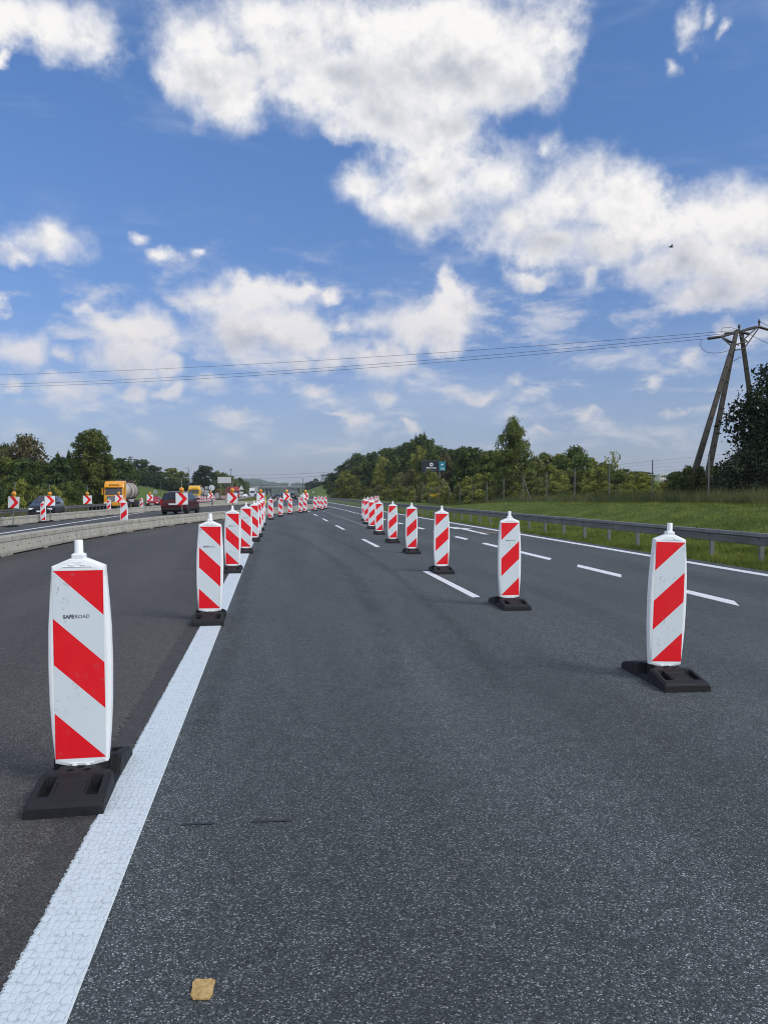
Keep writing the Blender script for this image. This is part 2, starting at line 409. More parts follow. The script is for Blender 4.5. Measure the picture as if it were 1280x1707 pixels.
M_BIRCH = mat('birch_bark', (0.30, 0.29, 0.27), 0.85, var=0.5, vscale=6)

def ground_mat():
    m = bpy.data.materials.new('grass_ground'); m.use_nodes = True; nt = m.node_tree; b = NB(nt); p = nt.nodes['Principled BSDF']
    P = b.n('ShaderNodeNewGeometry').outputs['Position']
    n1 = b.noise(P, 0.45, 5.0, 0.6); n2 = b.noise(P, 7.0, 5.0, 0.65); n3 = b.noise(P, 0.02, 4.0, 0.6)
    f = b.math('ADD', b.math('MULTIPLY', n1, 0.55), b.math('MULTIPLY', n2, 0.45))
    c = b.ramp(f, [(0.30, (0.045, 0.075, 0.014)), (0.5, (0.090, 0.145, 0.024)), (0.72, (0.160, 0.205, 0.046))])
    c = b.mix(b.sstep(n3, 0.42, 0.62, 0.0, 0.5), c, (0.12, 0.15, 0.045, 1))
    nt.links.new(c, p.inputs['Base Color']); p.inputs['Roughness'].default_value = 0.9; p.inputs['Specular IOR Level'].default_value = 0.15
    bn = b.n('ShaderNodeBump'); bn.inputs['Strength'].default_value = 0.9; bn.inputs['Distance'].default_value = 0.12
    b.put(bn.inputs['Height'], b.noise(P, 14.0, 5.0, 0.7)); nt.links.new(bn.outputs[0], p.inputs['Normal'])
    return m
M_GROUND = ground_mat()

def concrete_mat():
    m = bpy.data.materials.new('barrier_concrete'); m.use_nodes = True; nt = m.node_tree; b = NB(nt); p = nt.nodes['Principled BSDF']
    tc = b.n('ShaderNodeTexCoord').outputs['Object']; x, y, z = b.xyz(tc)
    oi = b.n('ShaderNodeObjectInfo').outputs['Random']
    tcr = b.vec('ADD', tc, b.comb(b.math('MULTIPLY', oi, 37.0), 0.0, 0.0))
    n = b.noise(tcr, 2.2, 6.0, 0.65); st = b.noise(b.vec('MULTIPLY', tcr, (9.0, 1.0, 0.6)), 1.0, 5.0, 0.6)
    c = b.ramp(b.math('ADD', b.math('MULTIPLY', n, 0.6), b.math('MULTIPLY', st, 0.4)),
               [(0.3, (0.20, 0.195, 0.165)), (0.5, (0.345, 0.335, 0.285)), (0.7, (0.46, 0.45, 0.39))])
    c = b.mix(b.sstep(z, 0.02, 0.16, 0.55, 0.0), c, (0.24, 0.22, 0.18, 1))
    nt.links.new(c, p.inputs['Base Color']); p.inputs['Roughness'].default_value = 0.85
    return m
M_CONC = concrete_mat()
M_RUBBER = mat('black_rubber', (0.011, 0.013, 0.0155), 0.66, spec=0.35, var=0.35, vscale=14, bump=0.35, bscale=60)
M_HOLE = mat('hole_shade', (0.006, 0.006, 0.006), 0.9)
def plastic_mat():
    m = mat('white_plastic', (0.84, 0.88, 0.90), 0.42); nt = m.node_tree; b = NB(nt); p = nt.nodes['Principled BSDF']
    tc = b.n('ShaderNodeTexCoord').outputs['Object']
    smudge = b.math('MULTIPLY', b.sstep(b.noise(tc, 16.0, 6.0, 0.7), 0.56, 0.72), b.sstep(b.noise(tc, 3.0, 3.0), 0.42, 0.62, 0.05, 0.5))
    nt.links.new(b.mix(smudge, (0.84, 0.88, 0.90, 1), (0.42, 0.42, 0.41, 1)), p.inputs['Base Color'])
    return m
M_PLAST = plastic_mat()
def sheet_mat(name, col, dcol):
    """retro-reflective sheeting with a few scuffs, fine dirt and a prismatic grain"""
    m = mat(name, col, 0.45, spec=0.3); nt = m.node_tree; b = NB(nt); p = nt.nodes['Principled BSDF']
    tc = b.n('ShaderNodeTexCoord').outputs['Object']; oi = b.n('ShaderNodeObjectInfo').outputs['Random']
    tcr = b.vec('ADD', tc, b.comb(b.math('MULTIPLY', oi, 13.0), b.math('MULTIPLY', oi, 7.0), b.math('MULTIPLY', oi, 5.0)))
    d = b.math('MULTIPLY', b.sstep(b.noise(tcr, 26.0, 6.0, 0.75), 0.55, 0.68), b.sstep(b.noise(tcr, 3.5, 3.0), 0.44, 0.64))
    soft = b.sstep(b.noise(tcr, 5.0, 4.0, 0.6), 0.35, 0.75, 0.0, 0.14)
    c = b.mix(soft, (*col, 1), dcol); c = b.mix(b.math('MULTIPLY', d, 0.55), c, (0.22, 0.21, 0.20, 1))
    nt.links.new(c, p.inputs['Base Color'])
    return m
M_WHITE = sheet_mat('white_reflective_sheet', (0.66, 0.735, 0.77), (0.54, 0.60, 0.62, 1))
M_RED = sheet_mat('red_reflective_sheet', (0.78, 0.008, 0.018), (0.85, 0.06, 0.06, 1))
M_INK = mat('grey_lettering', (0.11, 0.11, 0.12), 0.6)
M_INKF = mat('faded_lettering', (0.27, 0.28, 0.30), 0.6)
M_STEEL = mat('galvanised_steel', (0.20, 0.205, 0.205), 0.5, metal=0.45, var=0.45, vscale=1.3)
M_STEELD = mat('weathered_steel', (0.10, 0.10, 0.105), 0.6, metal=0.4, var=0.3, vscale=3.0)
M_POST = mat('grey_post', (0.17, 0.175, 0.175), 0.5, metal=0.2, var=0.2)
M_YEL = mat('yellow_plastic', (0.75, 0.40, 0.02), 0.4)
M_LENS = mat('amber_lens', (0.72, 0.22, 0.01), 0.15, coat=0.6)
M_BLACK = mat('black_plastic', (0.014, 0.014, 0.015), 0.5)
M_GLASS = mat('dark_glass', (0.020, 0.026, 0.032), 0.06, spec=0.8)
M_TYRE = mat('tyre_rubber', (0.016, 0.016, 0.016), 0.8)
M_RIM = mat('alloy_rim', (0.42, 0.43, 0.45), 0.35, metal=0.7)
M_PLATE = mat('white_plate', (0.72, 0.73, 0.74), 0.4)
M_HEAD = mat('clear_lamp', (0.80, 0.83, 0.86), 0.12, spec=0.8)
M_TAIL = mat('red_lamp', (0.35, 0.01, 0.012), 0.2)
M_SIGNW = mat('white_sign', (0.72, 0.76, 0.80), 0.45, var=0.06)
M_SIGNB = mat('grey_sign_back', (0.40, 0.42, 0.44), 0.5, metal=0.3, var=0.12)

# ================================================================== THE SETTING
def grid_sheet(name, os_, ys_, lift, mat_, ofun=None):
    O, Y = np.meshgrid(np.asarray(os_, float), np.asarray(ys_, float))
    if ofun is not None: O = ofun(O, Y)
    Z = zt(O, Y) + lift; X = O - SL*Y
    V = np.stack([X, Y, Z], -1).reshape(-1, 3); no, ny = len(os_), len(ys_)
    i = np.arange(ny-1)[:, None]*no + np.arange(no-1)[None, :]
    F = np.stack([i, i+1, i+no+1, i+no], -1).reshape(-1, 4)
    o = bpy.data.objects.new(name, np_mesh(name, V, F, mat_, True)); link(o); o['kind'] = 'structure'; return o
yg = np.concatenate([[-400, -60], np.arange(-12, 130, 2.0), np.arange(130, 420, 10), np.arange(420, 1000, 40), [1200, 1600, 2200, 3000, 4500, 7000]])
og = np.concatenate([[-6000, -2500, -1000, -500, -300, -200], np.arange(-140, -30, 8), np.arange(-30, -6, 0.75), [-4, -1, 3, 7, 9.6], np.arange(10.4, 24, 0.6), np.arange(25, 120, 6), [130, 180, 260, 400, 700, 1500, 3000, 6000]])
grid_sheet('ground', og, yg, -0.03, M_GROUND)
yr = np.concatenate([[-8], np.arange(0, 200, 5.0), np.arange(200, 1300, 50)])
grid_sheet('road', [-0.72, 1, 3, 5, 7, 9, 10.05], yr, 0.0, M_ROAD)
# crossover asphalt on the far side of the embossed line, narrowing into the other carriageway
yc = np.concatenate([[-8], np.arange(0, 100, 4.0), [100, 118]])
grid_sheet('crossover_road', [-20.6, -18, -16, -13, -10, -7, -5, -3, -1.5, -0.72], yc, 0.002, M_NEW)
grid_sheet('carriageway', [-20.6, -18, -16, -13, -10, -7.0], np.concatenate([[118], np.arange(125, 200, 10), np.arange(200, 1300, 50)]), 0.002, M_ROAD)
grid_sheet('median_shoulder', [-1.9, -1.2, -0.72], np.concatenate([[118], np.arange(125, 200, 10), np.arange(200, 1300, 50)]), 0.002, M_ROAD)

# --- the thick embossed white line: real sheet with a ragged far edge
rng = np.random.default_rng(5)
def line_strip(name, o0, o1, y0, y1, lift, m, ragged=0.0, step=None, cut=0.0):
    n = 2 if step is None else int((y1-y0)/step)+1
    ys = np.linspace(y0, y1, n); k = 5
    rag = (0.5+0.5*np.sin(np.arange(n)*1.9+np.cumsum(rng.normal(size=n))*0.35))*(0.35+0.65*rng.random(n))*ragged if ragged else np.zeros(n)
    V = []; F = []
    for i, y in enumerate(ys):
        l = o0 - rag[i]; h = float(zt(o0, y)) + lift
        for j, (oo, dz) in enumerate(((l, -lift*0.8), (l+0.006, 0), (o0+0.03, 0), (o1-0.005, 0), (o1, -lift*0.8))):
            yy = y + cut*(oo-o0); V.append((oo-SL*yy, yy, h+dz))
    for i in range(n-1):
        for j in range(k-1): F.append((i*k+j, i*k+j+1, (i+1)*k+j+1, (i+1)*k+j))
    o = bpy.data.objects.new(name, np_mesh(name, np.array(V), np.array(F), m)); link(o); o['kind'] = 'structure'; return o
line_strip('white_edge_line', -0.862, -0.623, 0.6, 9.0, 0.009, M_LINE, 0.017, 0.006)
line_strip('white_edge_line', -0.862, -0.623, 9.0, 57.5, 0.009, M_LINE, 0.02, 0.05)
# dark joint seal beside it
M_SEAL = asphalt('joint_seal', (0.020, 0.020, 0.020), (0.048, 0.047, 0.045), (0.14, 0.14, 0.14), 0.03, (1, 1, 1), False)
line_strip('joint_seal', -1.01, -0.87, 0.6, 60, 0.005, M_SEAL, 0.05, 0.03)
def dash(px0, py0, px1, py1, w=0.13, m=M_DASH):
    pass
# lane dashes: between the two lanes and at the emergency lane
def dashes(name, o, w, first, length, period, y1, m=M_DASH):
    y = first
    while y < y1:
        line_strip(name, o-w/2, o+w/2, y, y+length, 0.005, m, 0, None, 1.0); y += period
Y = lambda py: HC*FPX/(py-HZ)
for (a, b_) in ((997, 953), (912, 899), (883, 876), (869, 864.6), (860, 857), (853.5, 852)):
    line_strip('lane_marking', 3.03, 3.17, Y(a), Y(b_), 0.005, M_DASH, 0, None, 0.6)
for k in range(9): line_strip('lane_marking', 3.03, 3.17, 75+12*k, 79+12*k, 0.005, M_DASH, 0, None, 0.6)
for (a, b_) in ((1011, 988), (963, 945), (934, 921.5), (914, 906.5), (900, 895.2), (890, 886.5), (882.5, 880)):
    line_strip('lane_marking', 6.55, 6.78, Y(a), Y(b_), 0.005, M_DASH, 0, None, 2.2)
for k in range(38): line_strip('lane_marking', 6.55, 6.78, 36.5+2.9*k, 38.0+2.9*k, 0.005, M_DASH, 0, None, 1.2)
line_strip('lane_marking', 4.42, 4.52, 34, 95, 0.004, M_FAINT, 0.0, 0.5)
line_strip('edge_line', 9.42, 9.66, -6, 400, 0.006, M_DASH, 0.012, 0.4)
line_strip('edge_line', -11.72, -11.5, 8, 300, 0.008, M_DASH, 0.0, 2.0)
line_strip('edge_line', -18.4, -18.25, 40, 300, 0.008, M_DASH, 0.0, 4.0)
# arrow marking and leftover strokes in the emergency lane
mb = MB()
def roadpoly(mb, pts, z): mb.add([(o-SL*y, y, z) for (o, y) in pts], [list(range(len(pts)))])
roadpoly(mb, [(8.1, 29.5), (8.3, 29.5), (8.55, 34.0), (8.3, 34.0)], 0.005)
roadpoly(mb, [(8.05, 34.0), (8.85, 34.0), (8.15, 37.0)], 0.005)
o = mb.build('arrow_marking', M_DASH); o['kind'] = 'structure'
M_YP = paint('yellow_road_paint', (0.50, 0.36, 0.12), 0.5)
mb = MB(); roadpoly(mb, [(8.2, 31.2), (8.9, 30.8), (9.0, 31.0), (8.3, 31.5)], 0.009); o = mb.build('yellow_marking', M_YP); o['kind'] = 'structure'
# dark tyre marks swinging from the crossover into the lane, and two tar strips
def tyre_mat():
    m = bpy.data.materials.new('tyre_mark'); m.use_nodes = True; nt = m.node_tree; b = NB(nt); p = nt.nodes['Principled BSDF']
    P = b.n('ShaderNodeNewGeometry').outputs['Position']
    p.inputs['Base Color'].default_value = (0.018, 0.019, 0.021, 1); p.inputs['Roughness'].default_value = 0.8
    uv = b.n('ShaderNodeUVMap').outputs[0]; u = b.xyz(uv)[0]
    edge = b.sstep(b.math('ABSOLUTE', b.math('SUBTRACT', u, 0.5)), 0.08, 0.5, 1.0, 0.0)
    a = b.math('MULTIPLY', edge, b.sstep(b.noise(P, 2.0, 5.0, 0.7), 0.3, 0.7, 0.04, 0.24))
    a = b.math('MULTIPLY', a, b.sstep(b.noise(P, 110.0, 3.0, 0.6), 0.35, 0.6, 0.35, 1.0))
    nt.links.new(a, p.inputs['Alpha']); return m
M_TM = tyre_mat()
def tyre_mark(pts, w, lift):
    n = len(pts); V = []; F = []
    for i in range(n):
        a, c = pts[max(0, i-1)], pts[min(n-1, i+1)]
        d = Vector((c[0]-a[0], c[1]-a[1], 0)).normalized(); q = Vector((-d.y, d.x, 0))*w/2
        V += [(pts[i][0]+q.x, pts[i][1]+q.y, lift), (pts[i][0]-q.x, pts[i][1]-q.y, lift)]
    for i in range(n-1): F.append((2*i, 2*i+1, 2*i+3, 2*i+2))
    me = np_mesh('tyre_mark', np.array(V), np.array(F), M_TM); uv = me.uv_layers.new(name='uv')
    for l in me.loops: uv.data[l.index].uv = (float(l.vertex_index % 2), 0)
    o = bpy.data.objects.new('tyre_mark', me); link(o); o['kind'] = 'structure'
def curve_px(ps, k=10):
    g = [ground(*p) for p in ps]; out = []
    for i in range(len(g)-1):
        p0, p1, p2, p3 = g[max(0, i-1)], g[i], g[i+1], g[min(len(g)-1, i+2)]
        for t in range(k):
            t /= k; out.append(0.5*((2*p1)+(p2-p0)*t+(2*p0-5*p1+4*p2-p3)*t*t+(3*p1-p0-3*p2+p3)*t**3))
    return [(p.x, p.y) for p in out + [g[-1]]]
tyre_mark(curve_px([(425, 879), (462, 886), (500, 899), (545, 925), (590, 965), (632, 1040), (660, 1150)]), 0.42, 0.0042)
tyre_mark(curve_px([(455, 872), (500, 880), (560, 900), (640, 945), (740, 1030), (840, 1150)]), 0.30, 0.0046)
tyre_mark(curve_px([(432, 905), (418, 950), (400, 1010), (380, 1090), (330, 1240)]), 0.3, 0.0050)
M_TAR = mat('tar_strip', (0.022, 0.023, 0.024), 0.55, var=0.3, vscale=40)
for (xa, xb, py) in ((300, 355, 1381), (420, 487, 1376)):
    a = ground(xa, py); c = ground(xb, py-2); mb = MB(); n = 9; tops = []; bots = []
    for i in range(n):
        t = i/(n-1); q = a.lerp(c, t); tops.append((q.x, q.y+0.011+0.006*math.sin(i*2.3), 0.0050)); bots.append((q.x, q.y-0.009-0.005*math.sin(i*3.1), 0.0050))
    mb.add(tops+bots, [(i, i+1, n+i+1, n+i) for i in range(n-1)]); o = mb.build('tar_strip', M_TAR); o['kind'] = 'structure'
# torn scrap of yellow marking tape on the road in front
def scrap_mat():
    m = mat('ochre_tape', (0.50, 0.32, 0.10), 0.8); nt = m.node_tree; b = NB(nt); p = nt.nodes['Principled BSDF']
    P = b.n('ShaderNodeTexCoord').outputs['Object']
    c = b.ramp(b.noise(P, 60.0, 5.0, 0.7), [(0.3, (0.22, 0.15, 0.08)), (0.5, (0.46, 0.30, 0.10)), (0.68, (0.52, 0.38, 0.20))])
    nt.links.new(c, p.inputs['Base Color']); return m
c0 = ground(334, 1664); mb = MB()
ang = np.linspace(0, 2*math.pi, 17)[:-1]; rr = np.random.default_rng(3)
ring = [((0.036*np.sign(math.cos(a))*abs(math.cos(a))**0.5)*(0.86+0.26*rr.random()), (0.052*np.sign(math.sin(a))*abs(math.sin(a))**0.5)*(0.86+0.26*rr.random())) for a in ang]
top = [(x, y, 0.004+0.004*rr.random()) for x, y in ring]; bot = [(x, y, 0.0) for x, y in ring]; n = len(ring)
mb.add(top+bot+[(0.004, 0.0, 0.007)], [(i, (i+1) % n, 2*n) for i in range(n)] + [(i, (i+1) % n, n+(i+1) % n, n+i) for i in range(n)])
o = mb.build('tape_scrap', scrap_mat(), None, 0, (c0.x, c0.y, 0.003), 0.15)
tag(o, 'small torn ochre scrap lying on the dark road', 'scrap')

# --- far wooded hills
def ridge(name, y0, px0, px1, base, prof, m):
    n = 90; V = []; F = []; r2 = np.random.default_rng(int(y0))
    for i in range(n):
        px = px0+(px1-px0)*i/(n-1); x = (px-CX)*y0/FPX
        h = HC+(HZ-np.interp(px, [p[0] for p in prof], [p[1] for p in prof]))*y0/FPX + r2.normal(0, y0*0.0006)
        for (dy, f) in ((-500, 0.0), (-330, 0.45), (-150, 0.82), (0, 1.0), (250, 0.7), (600, 0.0)):
            V.append((x, y0+dy, base+(h-base)*f + (r2.normal(0, 2.2) if 0 < f < 1 else 0)))
    for i in range(n-1):
        for j in range(5): F.append((i*6+j, (i+1)*6+j, (i+1)*6+j+1, i*6+j+1))
    o = bpy.data.objects.new(name, np_mesh(name, np.array(V), np.array(F), m, True)); link(o); o['kind'] = 'structure'
def hill_mat():
    m = bpy.data.materials.new('wooded_hill'); m.use_nodes = True; nt = m.node_tree; b = NB(nt); p = nt.nodes['Principled BSDF']
    P = b.n('ShaderNodeNewGeometry').outputs['Position']
    c = b.ramp(b.noise(P, 0.02, 6.0, 0.7), [(0.35, (0.022, 0.045, 0.018)), (0.5, (0.05, 0.085, 0.03)), (0.62, (0.10, 0.13, 0.05)), (0.75, (0.14, 0.15, 0.07))])
    nt.links.new(c, p.inputs['Base Color']); p.inputs['Roughness'].default_value = 0.95; p.inputs['Specular IOR Level'].default_value = 0.1
    bn = b.n('ShaderNodeBump'); bn.inputs['Distance'].default_value = 8.0; b.put(bn.inputs['Height'], b.noise(P, 0.06, 5.0, 0.7)); nt.links.new(bn.outputs[0], p.inputs['Normal'])
    return m
M_HILL = hill_mat()
ridge('hills', 3200, 250, 760, -2, [(250, 806), (330, 802), (390, 798.5), (425, 798), (445, 801), (470, 805), (520, 806), (560, 806), (640, 808), (760, 812)], M_HILL)
ridge('hills', 2000, 340, 640, -2, [(340, 812), (390, 811), (430, 809), (480, 810), (540, 808), (640, 815)], M_HILL)
ridge('hills', 2600, 950, 1320, -2, [(950, 812), (1040, 801), (1085, 797), (1110, 800), (1160, 806), (1320, 812)], M_HILL)

# ================================================================== GUIDE BEACONS
def beacon_base_mesh():
    xs = np.linspace(-0.2, 0.2, 51); ys = np.linspace(-0.42, 0.42, 106)
    Xg, Yg = np.meshgrid(xs, ys); ay = np.abs(Yg); ax = np.abs(Xg)
    h = np.interp(ay, [0, 0.155, 0.175, 0.395, 0.42], [0.118, 0.118, 0.113, 0.068, 0.052])
    pocket = (ax > 0.100) & (ax < 0.158) & (ay > 0.175) & (ay < 0.345)
    h = np.where(pocket, np.minimum(h, 0.030 + 0.02*(0.345-ay)/0.17), h)
    pan = (ax < 0.082) & (ay > 0.205) & (ay < 0.335); rim = (ax < 0.076) & (ay > 0.212) & (ay < 0.328)
    h = np.where(pan, h-0.007, h); h = np.where(rim, h+0.006, h)
    side = (ax > 0.125) & (ay < 0.085); h = np.where(side, 0.034, h)
    side2 = (ax > 0.150) & (ay >= 0.085) & (ay < 0.115); h = np.where(side2, 0.075, h)
    edge = (ax > 0.190); h = np.where(edge, h-0.010, h)
    lip = (ay > 0.405); h = np.where(lip, h-0.006, h)
    for (hx, hy) in ((-0.05, -0.105), (0.05, -0.105), (0.0, -0.065), (-0.05, 0.105), (0.05, 0.105), (0, 0.065)):
        h = np.where((Xg-hx)**2 + ((Yg-hy)*1.2)**2 < 0.019**2, 0.03, h)
    flare = np.interp(ay, [0, 0.36, 0.42], [0.94, 0.98, 1.0])
    V = np.stack([Xg*flare*0.94, Yg*1.04, np.maximum(h, 0.012)], -1).reshape(-1, 3); nx, ny = len(xs), len(ys)
    i = np.arange(ny-1)[:, None]*nx + np.arange(nx-1)[None, :]
    F = np.stack([i, i+1, i+nx+1, i+nx], -1).reshape(-1, 4).tolist()
    ringi = list(range(nx)) + [k*nx+nx-1 for k in range(1, ny)] + [(ny-1)*nx+k for k in range(nx-2, -1, -1)] + [k*nx for k in range(ny-2, 0, -1)]
    b0 = len(V); V = V.tolist() + [(V[k][0]*1.01, V[k][1]*1.005, 0.0) for k in ringi]; m = len(ringi)
    F += [(ringi[k], b0+k, b0+(k+1) % m, ringi[(k+1) % m]) for k in range(m)]
    mb = MB(); mb.add(V, F); return mb
W_IN = [(1.195, 0.137), (1.02, 0.150), (0.86, 0.160), (0.66, 0.1635), (0.46, 0.160), (0.30, 0.151), (0.128, 0.136)]
def body_mb(dt=0.038):
    """white plastic beacon board: bulging outline with sloped shoulders, chamfered rim"""
    right = [(0.040, 1.236)] + [(w, z) for z, w in W_IN] + [(0.04, 0.103)]
    poly = right + [(-x, z) for x, z in right[::-1]]
    def ring(s, y):
        out = []
        for (x, z) in poly:
            out.append((x - math.copysign(s, x) if abs(x) > s else x, y, z - s*(1 if z > 0.7 else -1) if (z > 1.15 or z < 0.16) else z))
        return out
    rings = [ring(0.019, -dt), ring(0.006, -dt+0.004), ring(0.0, -dt+0.016), ring(0.0, dt-0.016), ring(0.006, dt-0.004), ring(0.019, dt)]
    n = len(poly); v = [p for r in rings for p in r]; f = [list(range(n))[::-1], [5*n+i for i in range(n)]]
    for k in range(5): f += [(k*n+i, k*n+(i+1) % n, (k+1)*n+(i+1) % n, (k+1)*n+i) for i in range(n)]
    mb = MB(); mb.add(v, f)
    # shoulder ribs, collar, socket and the lamp pole on top; pin at the foot
    for x in (-0.030, 0.030): mb.box(x-0.014, x+0.014, -dt-0.004, -dt+0.02, 1.196, 1.206, 0, None, 0.003)
    mb.box(-0.075, 0.075, -dt-0.003, -dt+0.02, 1.190, 1.1945, 0, None, 0.0015)
    mb.box(-0.034, 0.034, -0.032, 0.032, 1.198, 1.262, 0, None, 0.008)
    mb.lathe([(0.0245, 1.258), (0.0235, 1.268), (0.0225, 1.270), (0.0218, 1.330), (0.0195, 1.334)], 20)
    mb.box(-0.030, 0.030, -0.026, 0.026, 0.080, 0.122, 0, None, 0.004)
    mb.box(-0.066, 0.066, -dt-0.002, -dt+0.02, 0.126, 0.134, 0, None, 0.002)
    for x in (-0.034, 0.034): mb.box(x-0.012, x+0.012, -dt-0.005, -dt+0.02, 0.108, 0.128, 0, None, 0.004)
    return mb
def sheet_mb(mirror, y, dirn=-1):
    w, z0, z1 = 0.1305, 0.157, 1.172; h = z1-z0
    def P(u, v): uu = (1-u) if mirror else u; return (-w+2*w*uu, y, z1-h*v)
    L = [0, .25, .5, .75, 1.0]; mb = MB(); sl = .2475
    reds = [[(0.012, 0), (1, 0), (1, .24)], [(0, .252), (1, .492), (1, .738), (0, .498)], [(0, .756), (0.985, .995), (0.985, 1), (0, 1)]]
    whites = [[(0, 0), (0.012, 0), (1, .24), (1, .492), (0, .252)], [(0, .498), (1, .738), (1, 1), (0.985, .995), (0, .756)], [(0.985, .995), (1, 1), (0.985, 1)]]
    for i, g in enumerate((whites, reds)):
        for q in g: mb.add([P(*t) for t in q], [list(range(len(q)))], i)
    return mb
BASE_ME = beacon_base_mesh().mesh('base', M_RUBBER)
BODY_O = body_mb().mesh('body', M_PLAST)
SHEET_L = sheet_mb(False, -0.0395).mesh('reflective_sheet', [M_WHITE, M_RED])
SHEET_R = sheet_mb(True, -0.0395).mesh('reflective_sheet', [M_WHITE, M_RED])
SHEET_LB = sheet_mb(False, 0.0395).mesh('reflective_sheet', [M_WHITE, M_RED])
SHEET_RB = sheet_mb(True, 0.0395).mesh('reflective_sheet', [M_WHITE, M_RED])
def text_mesh(body, size, bold=0.0, extr=0.0006, align='LEFT'):
    c = bpy.data.curves.new('lettering', 'FONT'); c.body = body; c.size = size; c.offset = bold; c.extrude = extr; c.align_x = align
    t = bpy.data.objects.new('lettering', c); link(t)
    dg = bpy.context.evaluated_depsgraph_get(); me = bpy.data.meshes.new_from_object(t.evaluated_get(dg))
    bpy.data.objects.remove(t); bpy.data.curves.remove(c); return me
def word_safe():
    a = text_mesh('SAFE', 0.026, 0.0006); b_ = text_mesh('ROAD', 0.026, -0.0004)
    wa = max(v.co.x for v in a.vertices); bmx = bmesh.new(); bmx.from_mesh(a)
    for v in b_.vertices: v.co.x += wa+0.0035
    bmx.from_mesh(b_); x1 = max(v.co.x for v in bmx.verts)
    k = 0.136/x1
    for v in bmx.verts: v.co = Vector(((v.co.x-x1/2)*k, v.co.y*k*1.0, v.co.z))
    me = bpy.data.meshes.new('lettering'); bmx.to_mesh(me); bmx.free(); me.materials.append(M_INK); return me
WORD = word_safe()
WORD_F = WORD.copy(); WORD_F.materials.clear(); WORD_F.materials.append(M_INKF)
def make_beacon(mirror):
    t = thing('guide_beacon')
    for nm, me in (('base', BASE_ME), ('body', BODY_O)):
        o = bpy.data.objects.new(nm, me); link(o); o.parent = t
        if nm == 'body':
            s1 = bpy.data.objects.new('reflective_sheet', SHEET_R if mirror else SHEET_L); link(s1); s1.parent = o
            s2 = bpy.data.objects.new('reflective_sheet', SHEET_RB if mirror else SHEET_LB); link(s2); s2.parent = o
    t['category'] = 'traffic beacon'; return t
PROTO = {False: make_beacon(False), True: make_beacon(True)}
USED = {False: False, True: False}
rb = random.Random(11)
G_LINE = 'red and white guide beacons set out on the road'
def beacon(p, mirror, label, rz=None, lean=(0, 0), word=None, base_rz=0.0):
    rz = HEAD + rb.uniform(-0.04, 0.04) if rz is None else rz
    if not USED[mirror]:
        t = PROTO[mirror]; USED[mirror] = True; t.location = p; t.rotation_euler = (0, 0, rz); t['label'] = label; t['group'] = G_LINE
    else: t = dup(PROTO[mirror], p, rz, label, G_LINE)
    for c in t.children:
        if c.name.startswith('body'):
            c.location = (0, 0, 0); c.rotation_euler = (R(lean[0]), R(lean[1]), rb.uniform(-0.03, 0.03))
            if word:
                w = bpy.data.objects.new('lettering', WORD if word == 1 else WORD_F); link(w); w.parent = c
                w.rotation_euler = (math.pi/2, 0, 0); w.location = (-0.01 if not mirror else 0.0, -0.0412, 0.916)
        elif base_rz: c.rotation_euler = (0, 0, base_rz)
    return t
def G(px, py, z=0.1): p = ground(px, py, z); p.z = 0.003; return p
ORD = ['first', 'second', 'third', 'fourth', 'fifth', 'sixth', 'seventh', 'eighth', 'ninth', 'tenth', 'eleventh']
left = [(135, 1281.5, 1), (349, 1022, 2), (387.5, 945, 2), (410, 915, 2), (424, 897.5, None), (429, 890.5, None), (433.5, 880.5, None), (437.5, 872.5, None)]
for i, (px, py, w) in enumerate(left):
    lab = f'red and white beacon beside the thick white line, {ORD[i]} along it from the camera'
    if i == 0: lab = 'scuffed red and white beacon with readable grey lettering, nearest beside the thick white line'
    beacon(G(px, py, 0.1 if i < 4 else 0.09), False, lab, None, (0, -0.5 if i == 0 else rb.uniform(-0.6, 0.6)), w, 0.02)
cross = [(451.5, 866), (468, 861), (483.5, 857.3), (501, 855.2), (508.5, 854), (525, 851.6), (531.5, 848.6), (536.5, 850.3), (542.5, 848.3)]
for i, (px, py) in enumerate(cross):
    beacon(G(px, py, 0.0), False, f'small distant beacon in the crossing row before the barrier, {ORD[i]} from the white line', None, (0, rb.uniform(-1, 1)))
right = [(1107.5, 1114, None), (849, 999, 2), (735.6, 945.5, None), (685.6, 915.6, None), (654, 899.2, 2), (632, 886.3, None), (619.5, 877.6, None)]
for i, (px, py, w) in enumerate(right):
    lab = f'red and white beacon in the row beside the broken lane line, {ORD[i]} from the camera'
    beacon(G(px, py), True, lab, HEAD+(0.0 if i else -0.02), (0, 2.0 if i == 0 else rb.uniform(-0.3, 1.0)), w, -0.03)
for i, (px, py) in enumerate([(611.5, 873.5), (608, 868), (613.5, 858), (619.5, 851.5), (625, 848), (629.5, 844.5)]):
    beacon(G(px, py, 0.0), True, f'far beacon in the cluster ending the row beside the broken line, {ORD[i]} of it', None, (0, rb.uniform(-1, 1)))
# beacons standing behind the concrete barriers
for px, Yd, lab in ((207, 33.2, 'beacon rising behind the nearer concrete barrier, red and white board half hidden'),
                    (72.5, 46.5, 'beacon behind the farther concrete barrier in front of the dark car'),
                    (182, 63, 'beacon behind the farther barrier in front of the yellow tanker truck'),
                    (236.5, 76, 'beacon behind the farther barrier beside the tanker rear wheels')):
    beacon(on(px, Yd), True, lab, HEAD*0.5)
for i in range(9):
    beacon(on(331+3.7*i, 138+2.0*i+rb.uniform(-3, 3)), i % 2 == 0, f'tiny far beacon in the cluster before the second yellow truck, {ORD[i]} along', 0.1)
for i in range(3):
    beacon(on(370+3.6*i, 165), True, f'tiny far beacon below the pale blank road sign, {ORD[i]} of three', 0.1)

